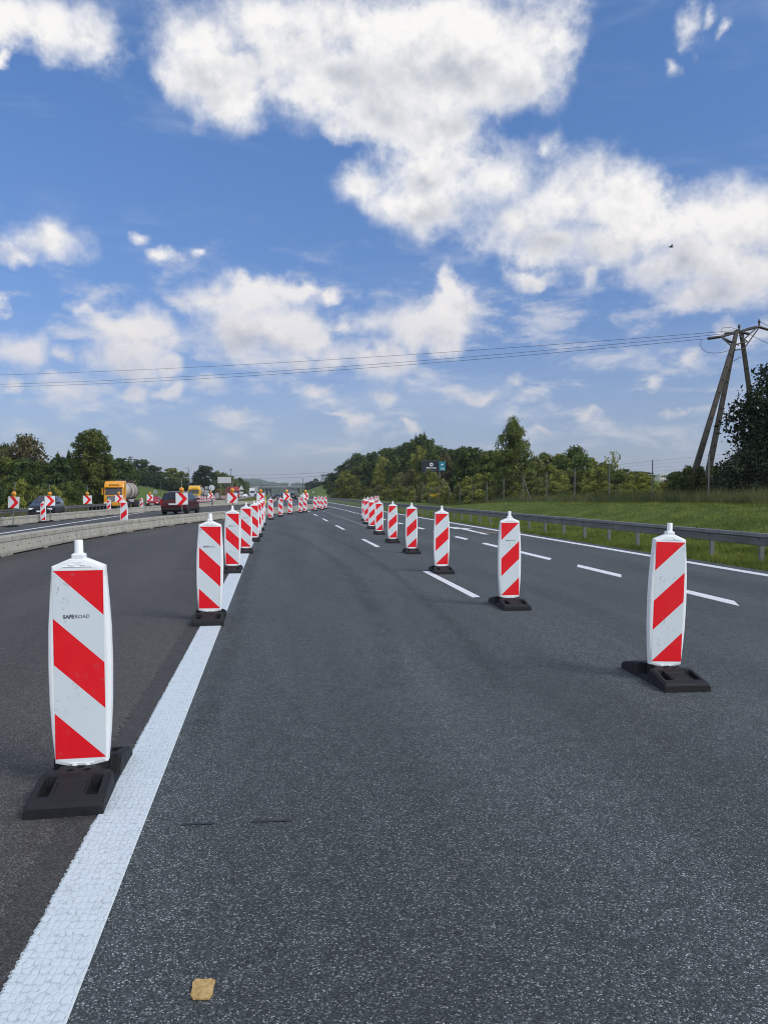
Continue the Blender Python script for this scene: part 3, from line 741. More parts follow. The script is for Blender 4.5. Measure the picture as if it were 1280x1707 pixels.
# ================================================================== CONCRETE BARRIERS
def barrier_proto():
    Ls = 5.94; t = thing('concrete_barrier'); mb = MB()
    prof = [(-0.215, 0.036), (-0.215, 0.10), (-0.152, 0.346), (-0.172, 0.360), (-0.166, 0.470), (-0.148, 0.486), (0.148, 0.486), (0.166, 0.470), (0.172, 0.360), (0.152, 0.346), (0.215, 0.10), (0.215, 0.036)]
    mb.prism(prof, 'x', -0.02, Ls+0.02)
    for x in (0.014, 2.7, Ls-0.36):
        mb.box(x, x+0.346, -0.218, 0.218, 0.0, 0.060)
    mk = mb
    for i in range(7):
        x = 0.45+0.84*i
        for sgn in (-1, 1):
            mk.box(x-0.045, x+0.045, sgn*0.169-0.004, sgn*0.169+0.004, 0.400, 0.445, 1)
            mk.box(x+0.28, x+0.36, sgn*0.182-0.014, sgn*0.182+0.014, 0.19, 0.235, 1)
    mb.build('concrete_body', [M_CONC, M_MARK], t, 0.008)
    t['category'] = 'concrete barrier'; return t
M_MARK = mat('rusty_marker', (0.25, 0.20, 0.10), 0.8, var=0.4, vscale=25)
BP = barrier_proto(); bfirst = True
def walk(ctrl, seg, s0=0.0):
    ys = np.array([c[0] for c in ctrl], float); os_ = np.array([c[1] for c in ctrl], float)
    yy = np.linspace(ys[0], ys[-1], 4000)
    # smooth cubic through the control offsets
    oo = np.interp(yy, ys, os_)
    for _ in range(3): oo = np.convolve(np.pad(oo, 90, 'edge'), np.ones(181)/181, 'valid')
    X = oo-SL*yy; d = np.concatenate([[0], np.cumsum(np.hypot(np.diff(X), np.diff(yy)))])
    k = np.arange(s0, d[-1], seg); return list(zip(np.interp(k, d, X), np.interp(k, d, yy)))
B1 = [(6, -7.1), (20, -6.97), (24, -6.85), (28.3, -6.5), (34, -5.75), (38, -5.1), (44.3, -3.95), (48, -2.8), (55.7, -0.4), (62, 1.2), (68, 2.5), (75.5, 3.9), (88, 5.2), (110, 6.0), (150, 6.3), (210, 6.4)]
B2 = [(20, -15.0), (41.7, -14.8), (49, -14.3), (60, -13.0), (70, -11.8), (79, -10.2), (90, -8.1), (100, -5.5), (110, -3.0), (125, -0.5), (150, 0.6), (200, 0.9)]
for ctrl, nm, s0 in ((B1, 'nearer', 1.5), (B2, 'farther', 0.0)):
    pts = walk(ctrl, 6.0, s0)
    for i in range(len(pts)-1):
        (xa, ya), (xb, yb) = pts[i], pts[i+1]; rz = math.atan2(yb-ya, xb-xa)
        za = gz(xa, ya); zb = gz(xb, yb)
        lab = f'low concrete barrier in the {nm} curving row, number {i+1} from its near end'
        if bfirst: t = BP; t.location = (xa, ya, za+0.004); bfirst = False
        else: t = dup(BP, (xa, ya, za+0.004), rz)
        t.rotation_euler = (0, -math.asin((zb-za)/6.0), rz); t['label'] = lab; t['group'] = 'concrete barrier sections'

# ================================================================== CHEVRON SIGNS
def chevron_proto():
    t = thing('chevron_sign'); t['category'] = 'chevron sign'
    b = MB(); b.box(-0.20, 0.20, -0.40, 0.40, 0.0, 0.055, 0, None, 0.012); b.box(-0.14, 0.14, -0.20, 0.20, 0.055, 0.10, 0, None, 0.012)
    b.build('base', M_RUBBER, t)
    MB().tube([(0, 0.03, 0.05), (0, 0.03, 2.42)], 0.024, 10).build('post', M_POST, t)
    p = MB(); p.box(-0.31, 0.31, -0.016, 0.002, 1.02, 1.64, 0, None, 0.004)
    pan = p.build('sign_panel', M_SIGNW, t)
    c = MB(); s = 0.62; q = [(.13, 1), (.50, 1), (.95, .5), (.50, 0), (.13, 0), (.58, .5)]
    c.add([(-0.31+s*x, -0.018, 1.02+s*z) for x, z in q], [[0, 1, 2, 5], [5, 2, 3, 4]]); c.build('chevron_arrow', M_RED, pan)
    l = MB(); M = T(0, -0.03, 1.80) @ Matrix.Rotation(math.pi/2, 4, 'X')
    l.lathe([(0.10, -0.05), (0.125, -0.02), (0.125, 0.03), (0.10, 0.05)], 18, 0, M)
    l.box(-0.075, 0.075, -0.06, 0.05, 1.64, 1.70, 0, None, 0.01)
    lp = l.build('warning_lamp', M_YEL, t)
    n = MB(); n.lathe([(0.092, 0.045), (0.085, 0.068), (0.05, 0.085), (0.0, 0.09)], 18, 0, M); n.build('lens', M_LENS, lp)
    return t
CP = chevron_proto(); cfirst = True
chev = [(21, 40.5, 0.62, -8, 'on the farther barrier line at the picture edge, tilted'), (84.5, 48.5, 0.60, 48, 'before the dark car windscreen'),
        (147, 57, 0.62, 22, 'against the grass beside the big round tree'), (198, 65, 0.62, 40, 'before the yellow tanker truck grille'),
        (250, 78, 0.62, 35, 'next to the red car nose'), (304, 39.5, 0.62, 12, 'before the maroon car'),
        (388.5, 46.5, 0.62, 10, 'below the big pale road sign, behind the beacons'), (434.5, 59, 0.64, 28, 'where the white line ends'),
        (477, 65, 0.62, 40, 'between second and third crossing beacons'), (510, 74, 0.60, 50, 'behind the fifth crossing beacon'),
        (351, 96, 0.60, 40, 'small and far, before the round white sign back')]
for i, (px, Yd, sc, deg, where) in enumerate(chev):
    p = on(px, Yd); lab = f'red chevron sign with amber lamp {where}'; rz = R(deg)*0.6
    if cfirst: t = CP; t.location = p; cfirst = False
    else: t = dup(CP, p, rz)
    t.rotation_euler = (0, R(4) if i == 0 else R(rb.uniform(-1.5, 1.5)), rz); t['label'] = lab; t['group'] = 'chevron signs with warning lamps'
    k = 0.98; t.scale = (k, k, k)

# ================================================================== GUARD RAILS
def rail_profile(side=1):
    # W-beam section (across, height), thickness given by a closed outline
    out = [(0.0, 0.69), (-0.055, 0.675), (-0.062, 0.60), (-0.008, 0.565), (-0.008, 0.525), (-0.062, 0.49), (-0.055, 0.41), (0.0, 0.395)]
    inn = [(x+0.008, z) for x, z in out[::-1]]
    return [(side*x, z) for x, z in out+inn]
def rail_mb(o_at, ys, prof):
    v = []; f = []; n = len(prof)
    for y in ys:
        o = o_at(y); z0 = float(zt(o, y))
        for (dx, dz) in prof: v.append((o+dx-SL*y, y, z0+dz))
    for i in range(len(ys)-1):
        for k in range(n): f.append((i*n+k, i*n+(k+1) % n, (i+1)*n+(k+1) % n, (i+1)*n+k))
    f += [list(range(n))[::-1], [(len(ys)-1)*n+k for k in range(n)]]
    m = MB(); m.add(v, f); return m
def guardrail(name, o_at, y0, y1, side, label, m, post_h=0.62, step=1.98, nposts=70, sunk=0.0, first=0.0):
    root = thing(name, (0, 0, 0), 0, label, 'guard rail')
    rail_mb(o_at, np.arange(y0, y1, 4.0), [(x, z-sunk) for x, z in rail_profile(side)]).build('rail', m, root)
    # top cap strip bolted along the beam with lap joints
    j = MB()
    for y in np.arange(y0+2.9, min(y1, 120), 3.96):
        o = o_at(y); z = float(zt(o, y))-sunk
        for zz in (0.645, 0.44): j.box(o-SL*y-0.075*side-0.01, o-SL*y-0.06*side+0.01, y-0.03, y+0.03, z+zz-0.012, z+zz+0.012)
    j.build('joint_bolts', M_STEELD, root)
    me = None; rest = MB()
    for i, y in enumerate(np.arange(y0+first, y1, step)):
        o = o_at(y)+0.085*side; z = float(zt(o, y))
        if i < nposts:
            if me is None:
                pm = MB(); pm.box(-0.05, 0.05, -0.035, -0.027, -0.2, post_h); pm.box(-0.05, -0.042, -0.026, 0.035, -0.2, post_h); pm.box(0.042, 0.05, -0.026, 0.035, -0.2, post_h)
                pm.box(-0.10*side-0.02, -0.055*side, -0.03, 0.03, post_h-0.16, post_h-0.06)
                me = pm.mesh('post', M_POST)
            q = bpy.data.objects.new('post', me); link(q); q.parent = root; q.location = (o-SL*y, y, z-sunk); q.rotation_euler = (0, 0, HEAD)
        else: rest.box(o-SL*y-0.05, o-SL*y+0.05, y-0.03, y+0.03, z-0.2, z+post_h)
    if rest.v: r_ = rest.build('post', M_POST, root); r_['kind'] = 'stuff'
    return root
guardrail('guard_rail', lambda y: 11.0, 6.0, 420, 1, 'long grey steel guard rail on posts along the grass bank side of the road', M_STEEL, nposts=80, first=1.55)
guardrail('guard_rail', lambda y: -20.9, 40.0, 330, -1, 'grey steel guard rail behind the dark car, before the dense woodland', M_STEEL, nposts=60)
guardrail('guard_rail', lambda y: -6.4 if y > 112 else -7.2+(y-92)*0.04, 92.0, 330, -1, 'pale guard rail along the strip of sunlit median grass', mat('pale_rail', (0.42, 0.41, 0.36), 0.6), nposts=50)

# ================================================================== WIRE FENCE ON THE BANK
root = thing('wire_fence', (0, 0, 0), 0, 'tall wire mesh fence on grey posts along the top of the grass bank', 'wire fence')
FO = 21.5; pm = MB(); pm.tube([(0, 0, -0.3), (0, 0, 2.4)], 0.036, 8); pme = pm.mesh('post', M_POST)
fy = [32.4+5.62*i-5.62 for i in range(0, 17)]
for y in fy:
    q = bpy.data.objects.new('post', pme); link(q); q.parent = root; q.location = (FO-SL*y, y, gz(FO-SL*y, y))
def braced(y):
    b = MB(); z = gz(FO-SL*y, y)
    for dy in (-2.0, 2.0):
        yy = y+dy; b.tube([(FO-SL*y, y, z+2.0), (FO-SL*yy, yy, gz(FO-SL*yy, yy)-0.05)], 0.028, 6)
    b.build('brace', M_POST, root)
braced(fy[7])
net = MB()
def wirebar(p, q, r, flat):
    p = Vector(p); q = Vector(q)
    d = Vector((0, 0, r)) if flat else Vector((r*0.2, r, 0))
    e = Vector((r, 0, 0))
    net.add([p-d, p+d, p+e, q-d, q+d, q+e], [(0, 1, 4, 3), (1, 2, 5, 4), (2, 0, 3, 5)])
for i in range(len(fy)-1):
    ya, yb = fy[i], fy[i+1]
    A = Vector((FO-SL*ya-0.04, ya, gz(FO-SL*ya, ya))); B = Vector((FO-SL*yb-0.04, yb, gz(FO-SL*yb, yb)))
    if ya > 110: break
    for h in (0.05, 0.18, 0.32, 0.48, 0.65, 0.82, 1.0, 1.18, 1.36, 1.55, 1.75, 1.95, 2.15, 2.34):
        wirebar(A+Vector((0, 0, h)), B+Vector((0, 0, h)), 0.0022 if h < 2.3 else 0.004, True)
    if ya < 75:
        for k in range(1, 28):
            P = A.lerp(B, k/28); wirebar(P+Vector((0, 0, 0.05)), P+Vector((0, 0, 2.34)), 0.0018, False)
net.build('wire_mesh', M_STEELD, root)

# ================================================================== VEGETATION
def leaf_quads(rg, C, Rad, n, size, flat=0.0, droop=0.0):
    """n leaves spread through ellipsoid clumps (centres C, radii Rad)"""
    C = np.asarray(C, float); Rad = np.asarray(Rad, float)
    w = (Rad[:, 0]*Rad[:, 1]*Rad[:, 2])**(0.66); w /= w.sum()
    k = rg.choice(len(C), n, p=w)
    d = rg.normal(size=(n, 3)); d /= np.linalg.norm(d, axis=1)[:, None]
    r = rg.random(n)**0.42
    P = C[k] + d*r[:, None]*Rad[k]
    nrm = d + rg.normal(size=(n, 3))*0.75; nrm[:, 2] += 0.35
    nrm /= np.linalg.norm(nrm, axis=1)[:, None]
    t = np.cross(nrm, rg.normal(size=(n, 3))); t /= np.linalg.norm(t, axis=1)[:, None] + 1e-9
    t[:, 2] -= droop; t /= np.linalg.norm(t, axis=1)[:, None]
    b2 = np.cross(nrm, t)
    s = size*(0.55+0.9*rg.random(n))[:, None]
    V = np.stack([P - t*s*0.9, P + b2*s*0.5 + nrm*s*0.12, P + t*s, P - b2*s*0.5 + nrm*s*0.12], 1).reshape(-1, 3)
    return V, np.arange(4*n).reshape(-1, 4)
PROFILES = {   # width fraction of the crown at relative height 0..1
 'round':  [(0, .45), (.15, .85), (.40, 1.0), (.65, .95), (.85, .74), (1, .34)],
 'poplar': [(0, .50), (.12, .85), (.35, 1.0), (.60, .98), (.82, .92), (.94, .72), (1, .40)],
 'fir':    [(0, 1.0), (.2, .86), (.5, .55), (.8, .25), (1, .03)],
 'bush':   [(0, .95), (.3, 1.0), (.6, .85), (.85, .5), (1, .14)],
 'birch':  [(0, .40), (.15, .85), (.32, 1.0), (.52, .90), (.72, .66), (.90, .42), (1, .14)],
 'spread': [(0, .55), (.25, .95), (.55, 1.0), (.8, .8), (1, .25)],
}
def make_plant(kind, h, w, nleaf, size, nclump, seed, trunk_h=0.2, bare=False, sparse=1.0):
    """returns (trunk mesh, crown mesh) for a plant of height h and crown width w"""
    rg = np.random.default_rng(seed); pr = random.Random(seed)
    prof = PROFILES[kind]; zb = h*trunk_h*0.6; C = []; Rd = []
    for i in range(nclump):
        f = ((i+0.5)/nclump)**0.9; z = zb + (h-zb)*f*0.96
        wr = np.interp(f, [p[0] for p in prof], [p[1] for p in prof])*w/2
        a = i*2.39996 + pr.uniform(-.5, .5)
        cr = w*(pr.uniform(.10, .17) if kind == 'poplar' else pr.uniform(.13, .24))*(1.05-0.42*f)
        rad = max(0.0, wr*(1.0 if i % 3 else pr.uniform(0.1, .6)) - cr*0.55)*(pr.uniform(.90, 1.05) if kind == 'poplar' else pr.uniform(.78, 1.12))
        C.append((rad*math.cos(a), rad*math.sin(a), z + pr.uniform(-.04, .04)*h)); Rd.append((cr, cr, cr*pr.uniform(.55, .95)))
    C.append((0, 0, h-0.05*h)); Rd.append((w*.07, w*.07, h*.06))
    if kind in ('poplar', 'birch'):      # fill the inside of the tall crowns
        for f in (.15, .3, .45, .6, .75, .87):
            q = np.interp(f, [p[0] for p in prof], [p[1] for p in prof])*w*(.40 if kind == 'poplar' else .30)
            C.append((0, 0, zb+(h-zb)*f)); Rd.append((q, q, h*.12))
    V, F = leaf_quads(rg, C, Rd, nleaf, size, droop=0.6 if kind == 'birch' else 0.0)
    # a few loose sprays break the outline
    ns = nleaf//14; idx = rg.choice(len(C), ns); cc = np.array(C)[idx]; dd = rg.normal(size=(ns, 3)); dd /= np.linalg.norm(dd, axis=1)[:, None]
    V2, F2 = leaf_quads(rg, cc + dd*np.array(Rd)[idx]*1.12, np.full((ns, 3), size*1.2), ns, size*0.8)
    V = np.concatenate([V, V2]); F = np.concatenate([F, F2 + 4*len(F)])
    V[:, 2] = np.maximum(V[:, 2], 0.0)
    tm = MB(); r0 = max(0.05, h*0.016)
    bend = [(pr.uniform(-1, 1)*h*0.012*k, pr.uniform(-1, 1)*h*0.012*k, h*0.9*k/5 - (0.25 if k == 0 else 0)) for k in range(6)]
    tm.tube(bend, r0*1.25, 8, 0, r0*0.12)
    for i in range(0, nclump, max(1, nclump//12)):
        c = C[i]; s = max(0.15, (c[2]-abs(c[0])*0.7 - abs(c[1])*0.2)/(h*0.9)); k = min(4.99, max(0.3, s*5)); j = int(k)
        b0 = Vector(bend[j]).lerp(Vector(bend[j+1]), k-j); e = Vector(c)
        tm.tube([b0, b0.lerp(e, .5)+Vector((0, 0, .03*h*pr.random())), e], r0*0.42, 5, 0, r0*0.09)
    return tm, V, F
PLANTS = {}
def plant_proto(key, kind, h, w, nleaf, size, nclump, seed, leaf, bark=None, trunk_h=0.2):
    tm, V, F = make_plant(kind, h, w, nleaf, size, nclump, seed, trunk_h)
    PLANTS[key] = (tm.mesh('trunk', bark or M_BARK), np_mesh('crown', V, F, leaf), h, w)
def plant(key, name, p, h, w, label, cat, group=None, rz=None, leaf=None):
    tme, cme, h0, w0 = PLANTS[key]
    t = thing(name, p, rp.uniform(0, 6.28) if rz is None else rz, label, cat, group)
    t.scale = (w/w0, w/w0, h/h0)
    a = bpy.data.objects.new('trunk', tme); link(a); a.parent = t
    c = bpy.data.objects.new('crown', cme); link(c); c.parent = t
    if leaf is not None:
        c.material_slots[0].link = 'OBJECT'; c.material_slots[0].material = leaf
    return t
rp = random.Random(4)
for s in range(3):
    plant_proto(f'round{s}', 'round', 10, 7.5, 6500, 0.26, 46, 20+s, L_DARK)
    plant_proto(f'bush{s}', 'bush', 4, 5, 5200, 0.15, 40, 30+s, L_OLIVE, trunk_h=0.05)
for s in range(2):
    plant_proto(f'fir{s}', 'fir', 9, 4.2, 4200, 0.20, 50, 40+s, L_DARK, trunk_h=0.1)
    plant_proto(f'spread{s}', 'spread', 8, 7, 6500, 0.22, 52, 50+s, L_MID)
plant_proto('poplar', 'poplar', 11, 5.4, 44000, 0.13, 260, 60, L_MID, trunk_h=0.06)
plant_proto('birch', 'birch', 9.5, 5.6, 13000, 0.14, 74, 61, L_MID, M_BIRCH, 0.18)
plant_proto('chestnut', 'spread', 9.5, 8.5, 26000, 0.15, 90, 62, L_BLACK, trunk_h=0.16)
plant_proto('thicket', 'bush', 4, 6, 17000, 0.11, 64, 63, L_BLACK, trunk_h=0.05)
plant_proto('thin', 'round', 5, 4, 900, 0.14, 30, 64, L_OLIVE, trunk_h=0.25)
plant_proto('bare', 'round', 9, 6, 260, 0.16, 40, 65, L_RUST, trunk_h=0.25)

def topz(ytop, y): return HC + (HZ-ytop)*y/FPX
def put(key, name, px, y, ytop, wpx, label, cat='tree', group=None, leaf=None):
    p = on(px, y); p.z -= 0.08
    return plant(key, name, p, max(0.8, topz(ytop, y)-p.z), wpx*y/FPX, label, cat, group, leaf=leaf)

# --- woodland mound behind the rail, right of the road's vanishing point
env_x = [552, 558, 570, 590, 610, 630, 650, 665, 690, 706, 716, 730, 745, 760, 780, 800, 815]
env_y = [806, 792, 776, 760, 752, 750, 746, 739, 733, 722, 730, 742, 748, 745, 742, 746, 750]
def env(px): return float(np.interp(px, env_x, env_y))
G_MOUND = 'trees of the wooded mound beyond the guard rail'
LB = 'dense dark green broadleaf tree in the upper wood of the mound beyond the guard rail'
LC = 'green broadleaf tree half way down the wooded mound beyond the guard rail'
LD = 'low olive green bush at the foot of the wooded mound behind the guard rail'
i = 0
for px in range(560, 830, 13):
    d = 36.0*FPX/(px-455) if px < 640 else np.interp(px, [640, 700, 760, 830], [240, 205, 180, 165])
    d = min(d, 330); i += 1
    put(f'round{i%3}', 'broadleaf_tree', px+rp.uniform(-3, 3), d, env(px)+rp.uniform(0, 6), rp.uniform(36, 48), LB, 'tree', G_MOUND, L_DARK)
for px in range(566, 810, 15):
    d = 30.0*FPX/(px-455) if px < 640 else np.interp(px, [640, 700, 760, 820], [205, 172, 150, 135]); d = min(d, 300); i += 1
    put(f'round{(i+1)%3}', 'broadleaf_tree', px+rp.uniform(-4, 4), d, env(px)+rp.uniform(14, 26), rp.uniform(34, 46), LC, 'tree', G_MOUND, (L_DARK, L_MID, L_DARK, L_OLIVE)[i % 4])
for px in range(572, 790, 14):
    d = min(280, 27.5*FPX/(px-455)); i += 1
    if 752 < px < 776: continue
    put(f'bush{i%3}', 'bush', px+rp.uniform(-4, 4), d*rp.uniform(1.0, 1.12), 792+rp.uniform(-8, 8), rp.uniform(30, 44), 'olive bush in the middle tier of the wooded mound beyond the guard rail', 'bush', 'middle bushes of the mound', (L_OLIVE, L_PALE, L_BROWN, L_OLIVE, L_MID)[i % 5])
for px in range(560, 800, 12):
    d = min(262, 25.0*FPX/(px-455)); i += 1
    if 750 < px < 782: continue
    put(f'bush{i%3}', 'bush', px+rp.uniform(-3, 3), d*rp.uniform(1.0, 1.06), 812+rp.uniform(-7, 5), rp.uniform(24, 34), LD, 'bush', 'low bushes along the mound foot', (L_OLIVE, L_PALE, L_OLIVE, L_PALE)[i % 4])
put('spread0', 'broadleaf_tree', 579, 215, 787, 40, 'rounded light olive tree standing forward at the near end of the mound', 'tree', None, L_OLIVE)
put('bush1', 'bush', 563, 232, 819, 22, 'pale flowering bush at the tip of the mound beside the road', 'bush', None, L_PALE)
put('fir0', 'conifer_tree', 707, 196, 720, 22, 'pointed dark treetop rising highest on the wooded mound', 'tree', None, L_DARK)
put('spread1', 'broadleaf_tree', 742, 150, 757, 34, 'brownish leaved tree below the teal board on the mound', 'tree', None, L_BROWN)
# --- birch and the belt of bushes behind the fence
put('birch', 'birch_tree', 855, 79, 701, 80, 'tall loose birch tree towering over the bushes behind the fence', 'tree', None, L_MID)
put('spread1', 'willow_tree', 892, 96, 762, 46, 'pale yellow green tree just behind the tall birch', 'tree', None, L_PALE)
put('spread0', 'broadleaf_tree', 808, 110, 757, 50, 'pale green tree between the mound and the tall birch', 'tree', None, L_PALE)
for px, yt, w, k, lf in ((785, 750, 62, 'round1', L_DARK), (826, 752, 62, 'round2', L_MID), (905, 756, 66, 'round0', L_MID), (932, 758, 62, 'round1', L_OLIVE), (985, 764, 60, 'round2', L_OLIVE), (1005, 772, 50, 'round0', L_MID)):
    put(k, 'broadleaf_tree', px, 104, yt, w, 'broadleaf tree in the row behind the bush belt near the tall birch', 'tree', 'trees behind the bush belt', lf)
put('spread1', 'broadleaf_tree', 958, 88, 745, 66, 'wide rounded dark tree right of the tall birch', 'tree', None, L_DARK)
put('thin', 'sapling', 1022, 74, 752, 40, 'thin open shrub with bare twigs at the end of the bush belt', 'tree', None, L_OLIVE)
LBELT = 'dense green bush in the belt close behind the wire fence'
i = 0
for px in range(780, 1075, 17):
    d = 24.6*FPX/(px-455); i += 1
    put(f'bush{i%3}', 'bush', px, d*rp.uniform(1.02, 1.14), np.interp(px, [770, 800, 860, 960, 1010, 1070], [800, 788, 780, 782, 786, 793])+rp.uniform(-6, 4), rp.uniform(46, 66), LBELT, 'bush', 'bush belt behind the fence', (L_MID, L_OLIVE, L_OLIVE, L_MID)[i % 4])
for px in range(777, 1090, 21):
    d = 23.0*FPX/(px-455); i += 1
    put(f'bush{i%3}', 'bush', px, d*rp.uniform(1.0, 1.05), np.interp(px, [770, 860, 960, 1070], [818, 808, 804, 806])+rp.uniform(-4, 4), rp.uniform(40, 60), 'lower olive bush at the foot of the belt behind the wire fence', 'bush', 'low bushes behind the fence', (L_OLIVE, L_MID, L_OLIVE)[i % 3])
for px, yt in ((1052, 788), (1122, 790), (1140, 786)):
    i += 1; put(f'bush{i%3}', 'bush', px, 66, yt, 52, 'dark green bush filling the gap left of the concrete pole', 'bush', 'bushes filling the gap', (L_MID, L_DARK)[i % 2])
for px in range(1050, 1200, 20):
    i += 1
    put(f'bush{i%3}', 'bush', px, 60, 806+rp.uniform(-5, 4), 46, 'yellow flowering weed bush behind the fence near the concrete pole', 'bush', 'yellow flowering bushes by the pole', L_YELLOW if i % 3 else L_OLIVE)
for px, yt, w, d in ((1065, 786, 50, 150), (1130, 786, 50, 150), (1040, 782, 40, 140)):
    put(f'round{i%3}', 'broadleaf_tree', px, d, yt, w, 'far low tree seen through the gap before the pale building', 'tree', 'far trees in the gap', L_DARK)
for px, yt, w in ((1128, 784, 40), (1146, 774, 36), (1166, 776, 38), (1192, 774, 44)):
    i += 1; put(f'bush{i%3}', 'bush', px, 45.2+rp.uniform(-1, 0.5), yt+4, w*1.3, 'dark green bush at the feet of the concrete pole', 'bush', 'bushes around the pole', L_MID)
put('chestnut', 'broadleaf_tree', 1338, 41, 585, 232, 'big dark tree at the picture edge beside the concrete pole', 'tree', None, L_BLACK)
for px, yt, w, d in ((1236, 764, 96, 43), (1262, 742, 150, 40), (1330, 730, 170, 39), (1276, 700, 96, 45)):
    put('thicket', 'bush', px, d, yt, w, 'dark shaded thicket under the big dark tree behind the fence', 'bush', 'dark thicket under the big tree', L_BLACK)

# --- left side: woodland behind the far rail
put('poplar', 'broadleaf_tree', 155, 105, 716, 66, 'tall full crowned light green tree behind the tanker truck', 'tree', None, L_MID)
put('spread0', 'broadleaf_tree', 42, 100, 728, 88, 'tall brownish crowned tree highest of the wood behind the dark car', 'tree', None, L_BROWN)
put('spread1', 'broadleaf_tree', 12, 104, 742, 60, 'dark tree at the picture edge of the wood behind the dark car', 'tree', None, L_DARK)
for px, yt, w in ((98, 753, 26), (116, 750, 24), (106, 760, 24)):
    put('fir%d' % (px % 2), 'conifer_tree', px, 108, yt, w*1.2, 'narrow dark conifer between the brownish tree and the big round tree', 'tree', 'dark conifers', L_DARK)
i = 0
for px in range(-108, 200, 17):
    i += 1; put(f'round{i%3}', 'broadleaf_tree', px, max(92, 27.5*FPX/(455-px))+rp.uniform(0, 6), 772+rp.uniform(-10, 8), rp.uniform(50, 68), 'dark green tree of the dense wood behind the far guard rail', 'tree', 'woodland behind the far guard rail', (L_DARK, L_DARK, L_MID)[i % 3])
for px in range(-105, 205, 13):
    i += 1; put(f'bush{i%3}', 'bush', px, max(80, 25.0*FPX/(455-px))+rp.uniform(0, 4), 806+rp.uniform(-12, 8), rp.uniform(40, 56), 'dark bush at the edge of the wood behind the far guard rail', 'bush', 'bushes along the far guard rail', (L_DARK, L_MID, L_DARK, L_OLIVE)[i % 4])
for px, d, yt, w, lf, k in ((190, 150, 772, 40, L_DARK, 'round0'), (212, 160, 772, 40, L_DARK, 'round1'), (238, 310, 766, 46, L_DARK, 'round2'), (254, 310, 776, 40, L_DARK, 'round0'), (224, 300, 784, 40, L_MID, 'round1'),
                            (200, 140, 790, 40, L_DARK, 'round2'), (243, 300, 790, 36, L_DARK, 'round0'), (285, 300, 781, 40, L_OLIVE, 'round1'), (270, 290, 786, 34, L_DARK, 'round2'), (303, 300, 786, 30, L_MID, 'round0'), (262, 280, 792, 30, L_DARK, 'round1'), (290, 290, 797, 40, L_DARK, 'round2'), (310, 285, 800, 26, L_DARK, 'round0')):
    put(k, 'broadleaf_tree', px, d, yt, w, 'green tree of the far row between the tanker truck and the grey house', 'tree', 'far row of trees above the field', lf)
put('bare', 'bare_tree', 315, 310, 778, 26, 'bare twiggy tree beside the grey house', 'tree')
put('round1', 'broadleaf_tree', 344, 280, 777, 46, 'very dark rounded tree between the house and the blank road sign', 'tree', None, L_BLACK)
put('round2', 'broadleaf_tree', 333, 285, 788, 26, 'small dark tree touching the very dark rounded one', 'tree', None, L_BLACK)
for px, d, yt, w in ((372, 380, 788, 26), (384, 400, 793, 24), (400, 430, 797, 22), (362, 370, 785, 24), (408, 450, 802, 20), (392, 420, 799, 24)):
    put(f'round{px%3}', 'broadleaf_tree', px, d, yt, w, 'far green tree behind the blank road sign', 'tree', 'far trees behind the blank sign', L_DARK if px % 2 else L_MID)
for px, d, yt, w in ((526, 560, 798, 14), (519, 560, 802, 12), (533, 560, 803, 12), (544, 540, 802, 16), (551, 520, 804, 14), (512, 580, 804, 10)):
    put(f'round{px%3}', 'broadleaf_tree', px, d, yt, w, 'tiny far tree on the green slope beyond the bridge', 'tree', 'far trees on the slope', L_DARK)

# --- grass blades and weeds
def blades(name, n, osel, ysel, hgt, wid, m, label, cat, seed):
    rg = np.random.default_rng(seed); o = osel(rg, n); y = ysel(rg, n)
    x = o-SL*y; z = zt(o, y)-0.03; h = hgt*(0.45+0.9*rg.random(n))*(0.7+0.6*(np.sin(o*2.1)*np.sin(y*1.7)*0.5+0.5))
    a = rg.random(n)*math.pi*2; w = wid*(0.6+0.8*rg.random(n)); lx = rg.normal(size=n)*0.35*h; ly = rg.normal(size=n)*0.35*h
    V = np.stack([np.stack([x-w*np.cos(a), y-w*np.sin(a), z], -1), np.stack([x+w*np.cos(a), y+w*np.sin(a), z], -1), np.stack([x+lx, y+ly, z+h], -1)], 1).reshape(-1, 3)
    ob = bpy.data.objects.new(name, np_mesh(name, V, np.arange(3*n).reshape(-1, 3), m, False, 3)); link(ob)
    return tag(ob, label, cat, None, 'stuff')
yinv = lambda a, b: (lambda rg, n: 1/(1/b + (1/a-1/b)*rg.random(n)))
blades('grass', 75000, lambda rg, n: 10.15+rg.random(n)**1.0*2.2, yinv(7, 90), 0.12, 0.007, L_GRASS, 'long green grass fringing the road under the guard rail', 'grass', 1)
blades('grass', 150000, lambda rg, n: 12.2+rg.random(n)*9.8, yinv(8, 100), 0.095, 0.010, L_GRASS, 'short green grass covering the bank behind the guard rail', 'grass', 2)
blades('weeds', 26000, lambda rg, n: 21.0+rg.random(n)*2.8, yinv(26, 95), 0.62, 0.010, L_WEED, 'pale dry weeds along the foot of the wire fence', 'weeds', 3)
blades('grass', 24000, lambda rg, n: -6.2+rg.random(n)*4.2, yinv(112, 240), 0.22, 0.03, leafy('sunny_grass', (0.09, 0.11, 0.02), (0.17, 0.18, 0.035), (0.26, 0.25, 0.06)), 'yellow green grass of the median strip between the carriageways', 'grass', 4)  # sunlight painted in as a brighter, yellower grass colour
blades('weeds', 9000, lambda rg, n: -23.5+rg.random(n)*2.2, yinv(40, 90), 0.5, 0.02, L_WEED, 'pale weeds along the far guard rail', 'weeds', 5)
c = on(729, 116); rg = np.random.default_rng(8)
V, F = leaf_quads(rg, [(0, 0, .9), (.7, .3, .8), (-.8, 0, .75), (.2, .2, .6)], [(.6, .5, .3)]*4, 900, .09)
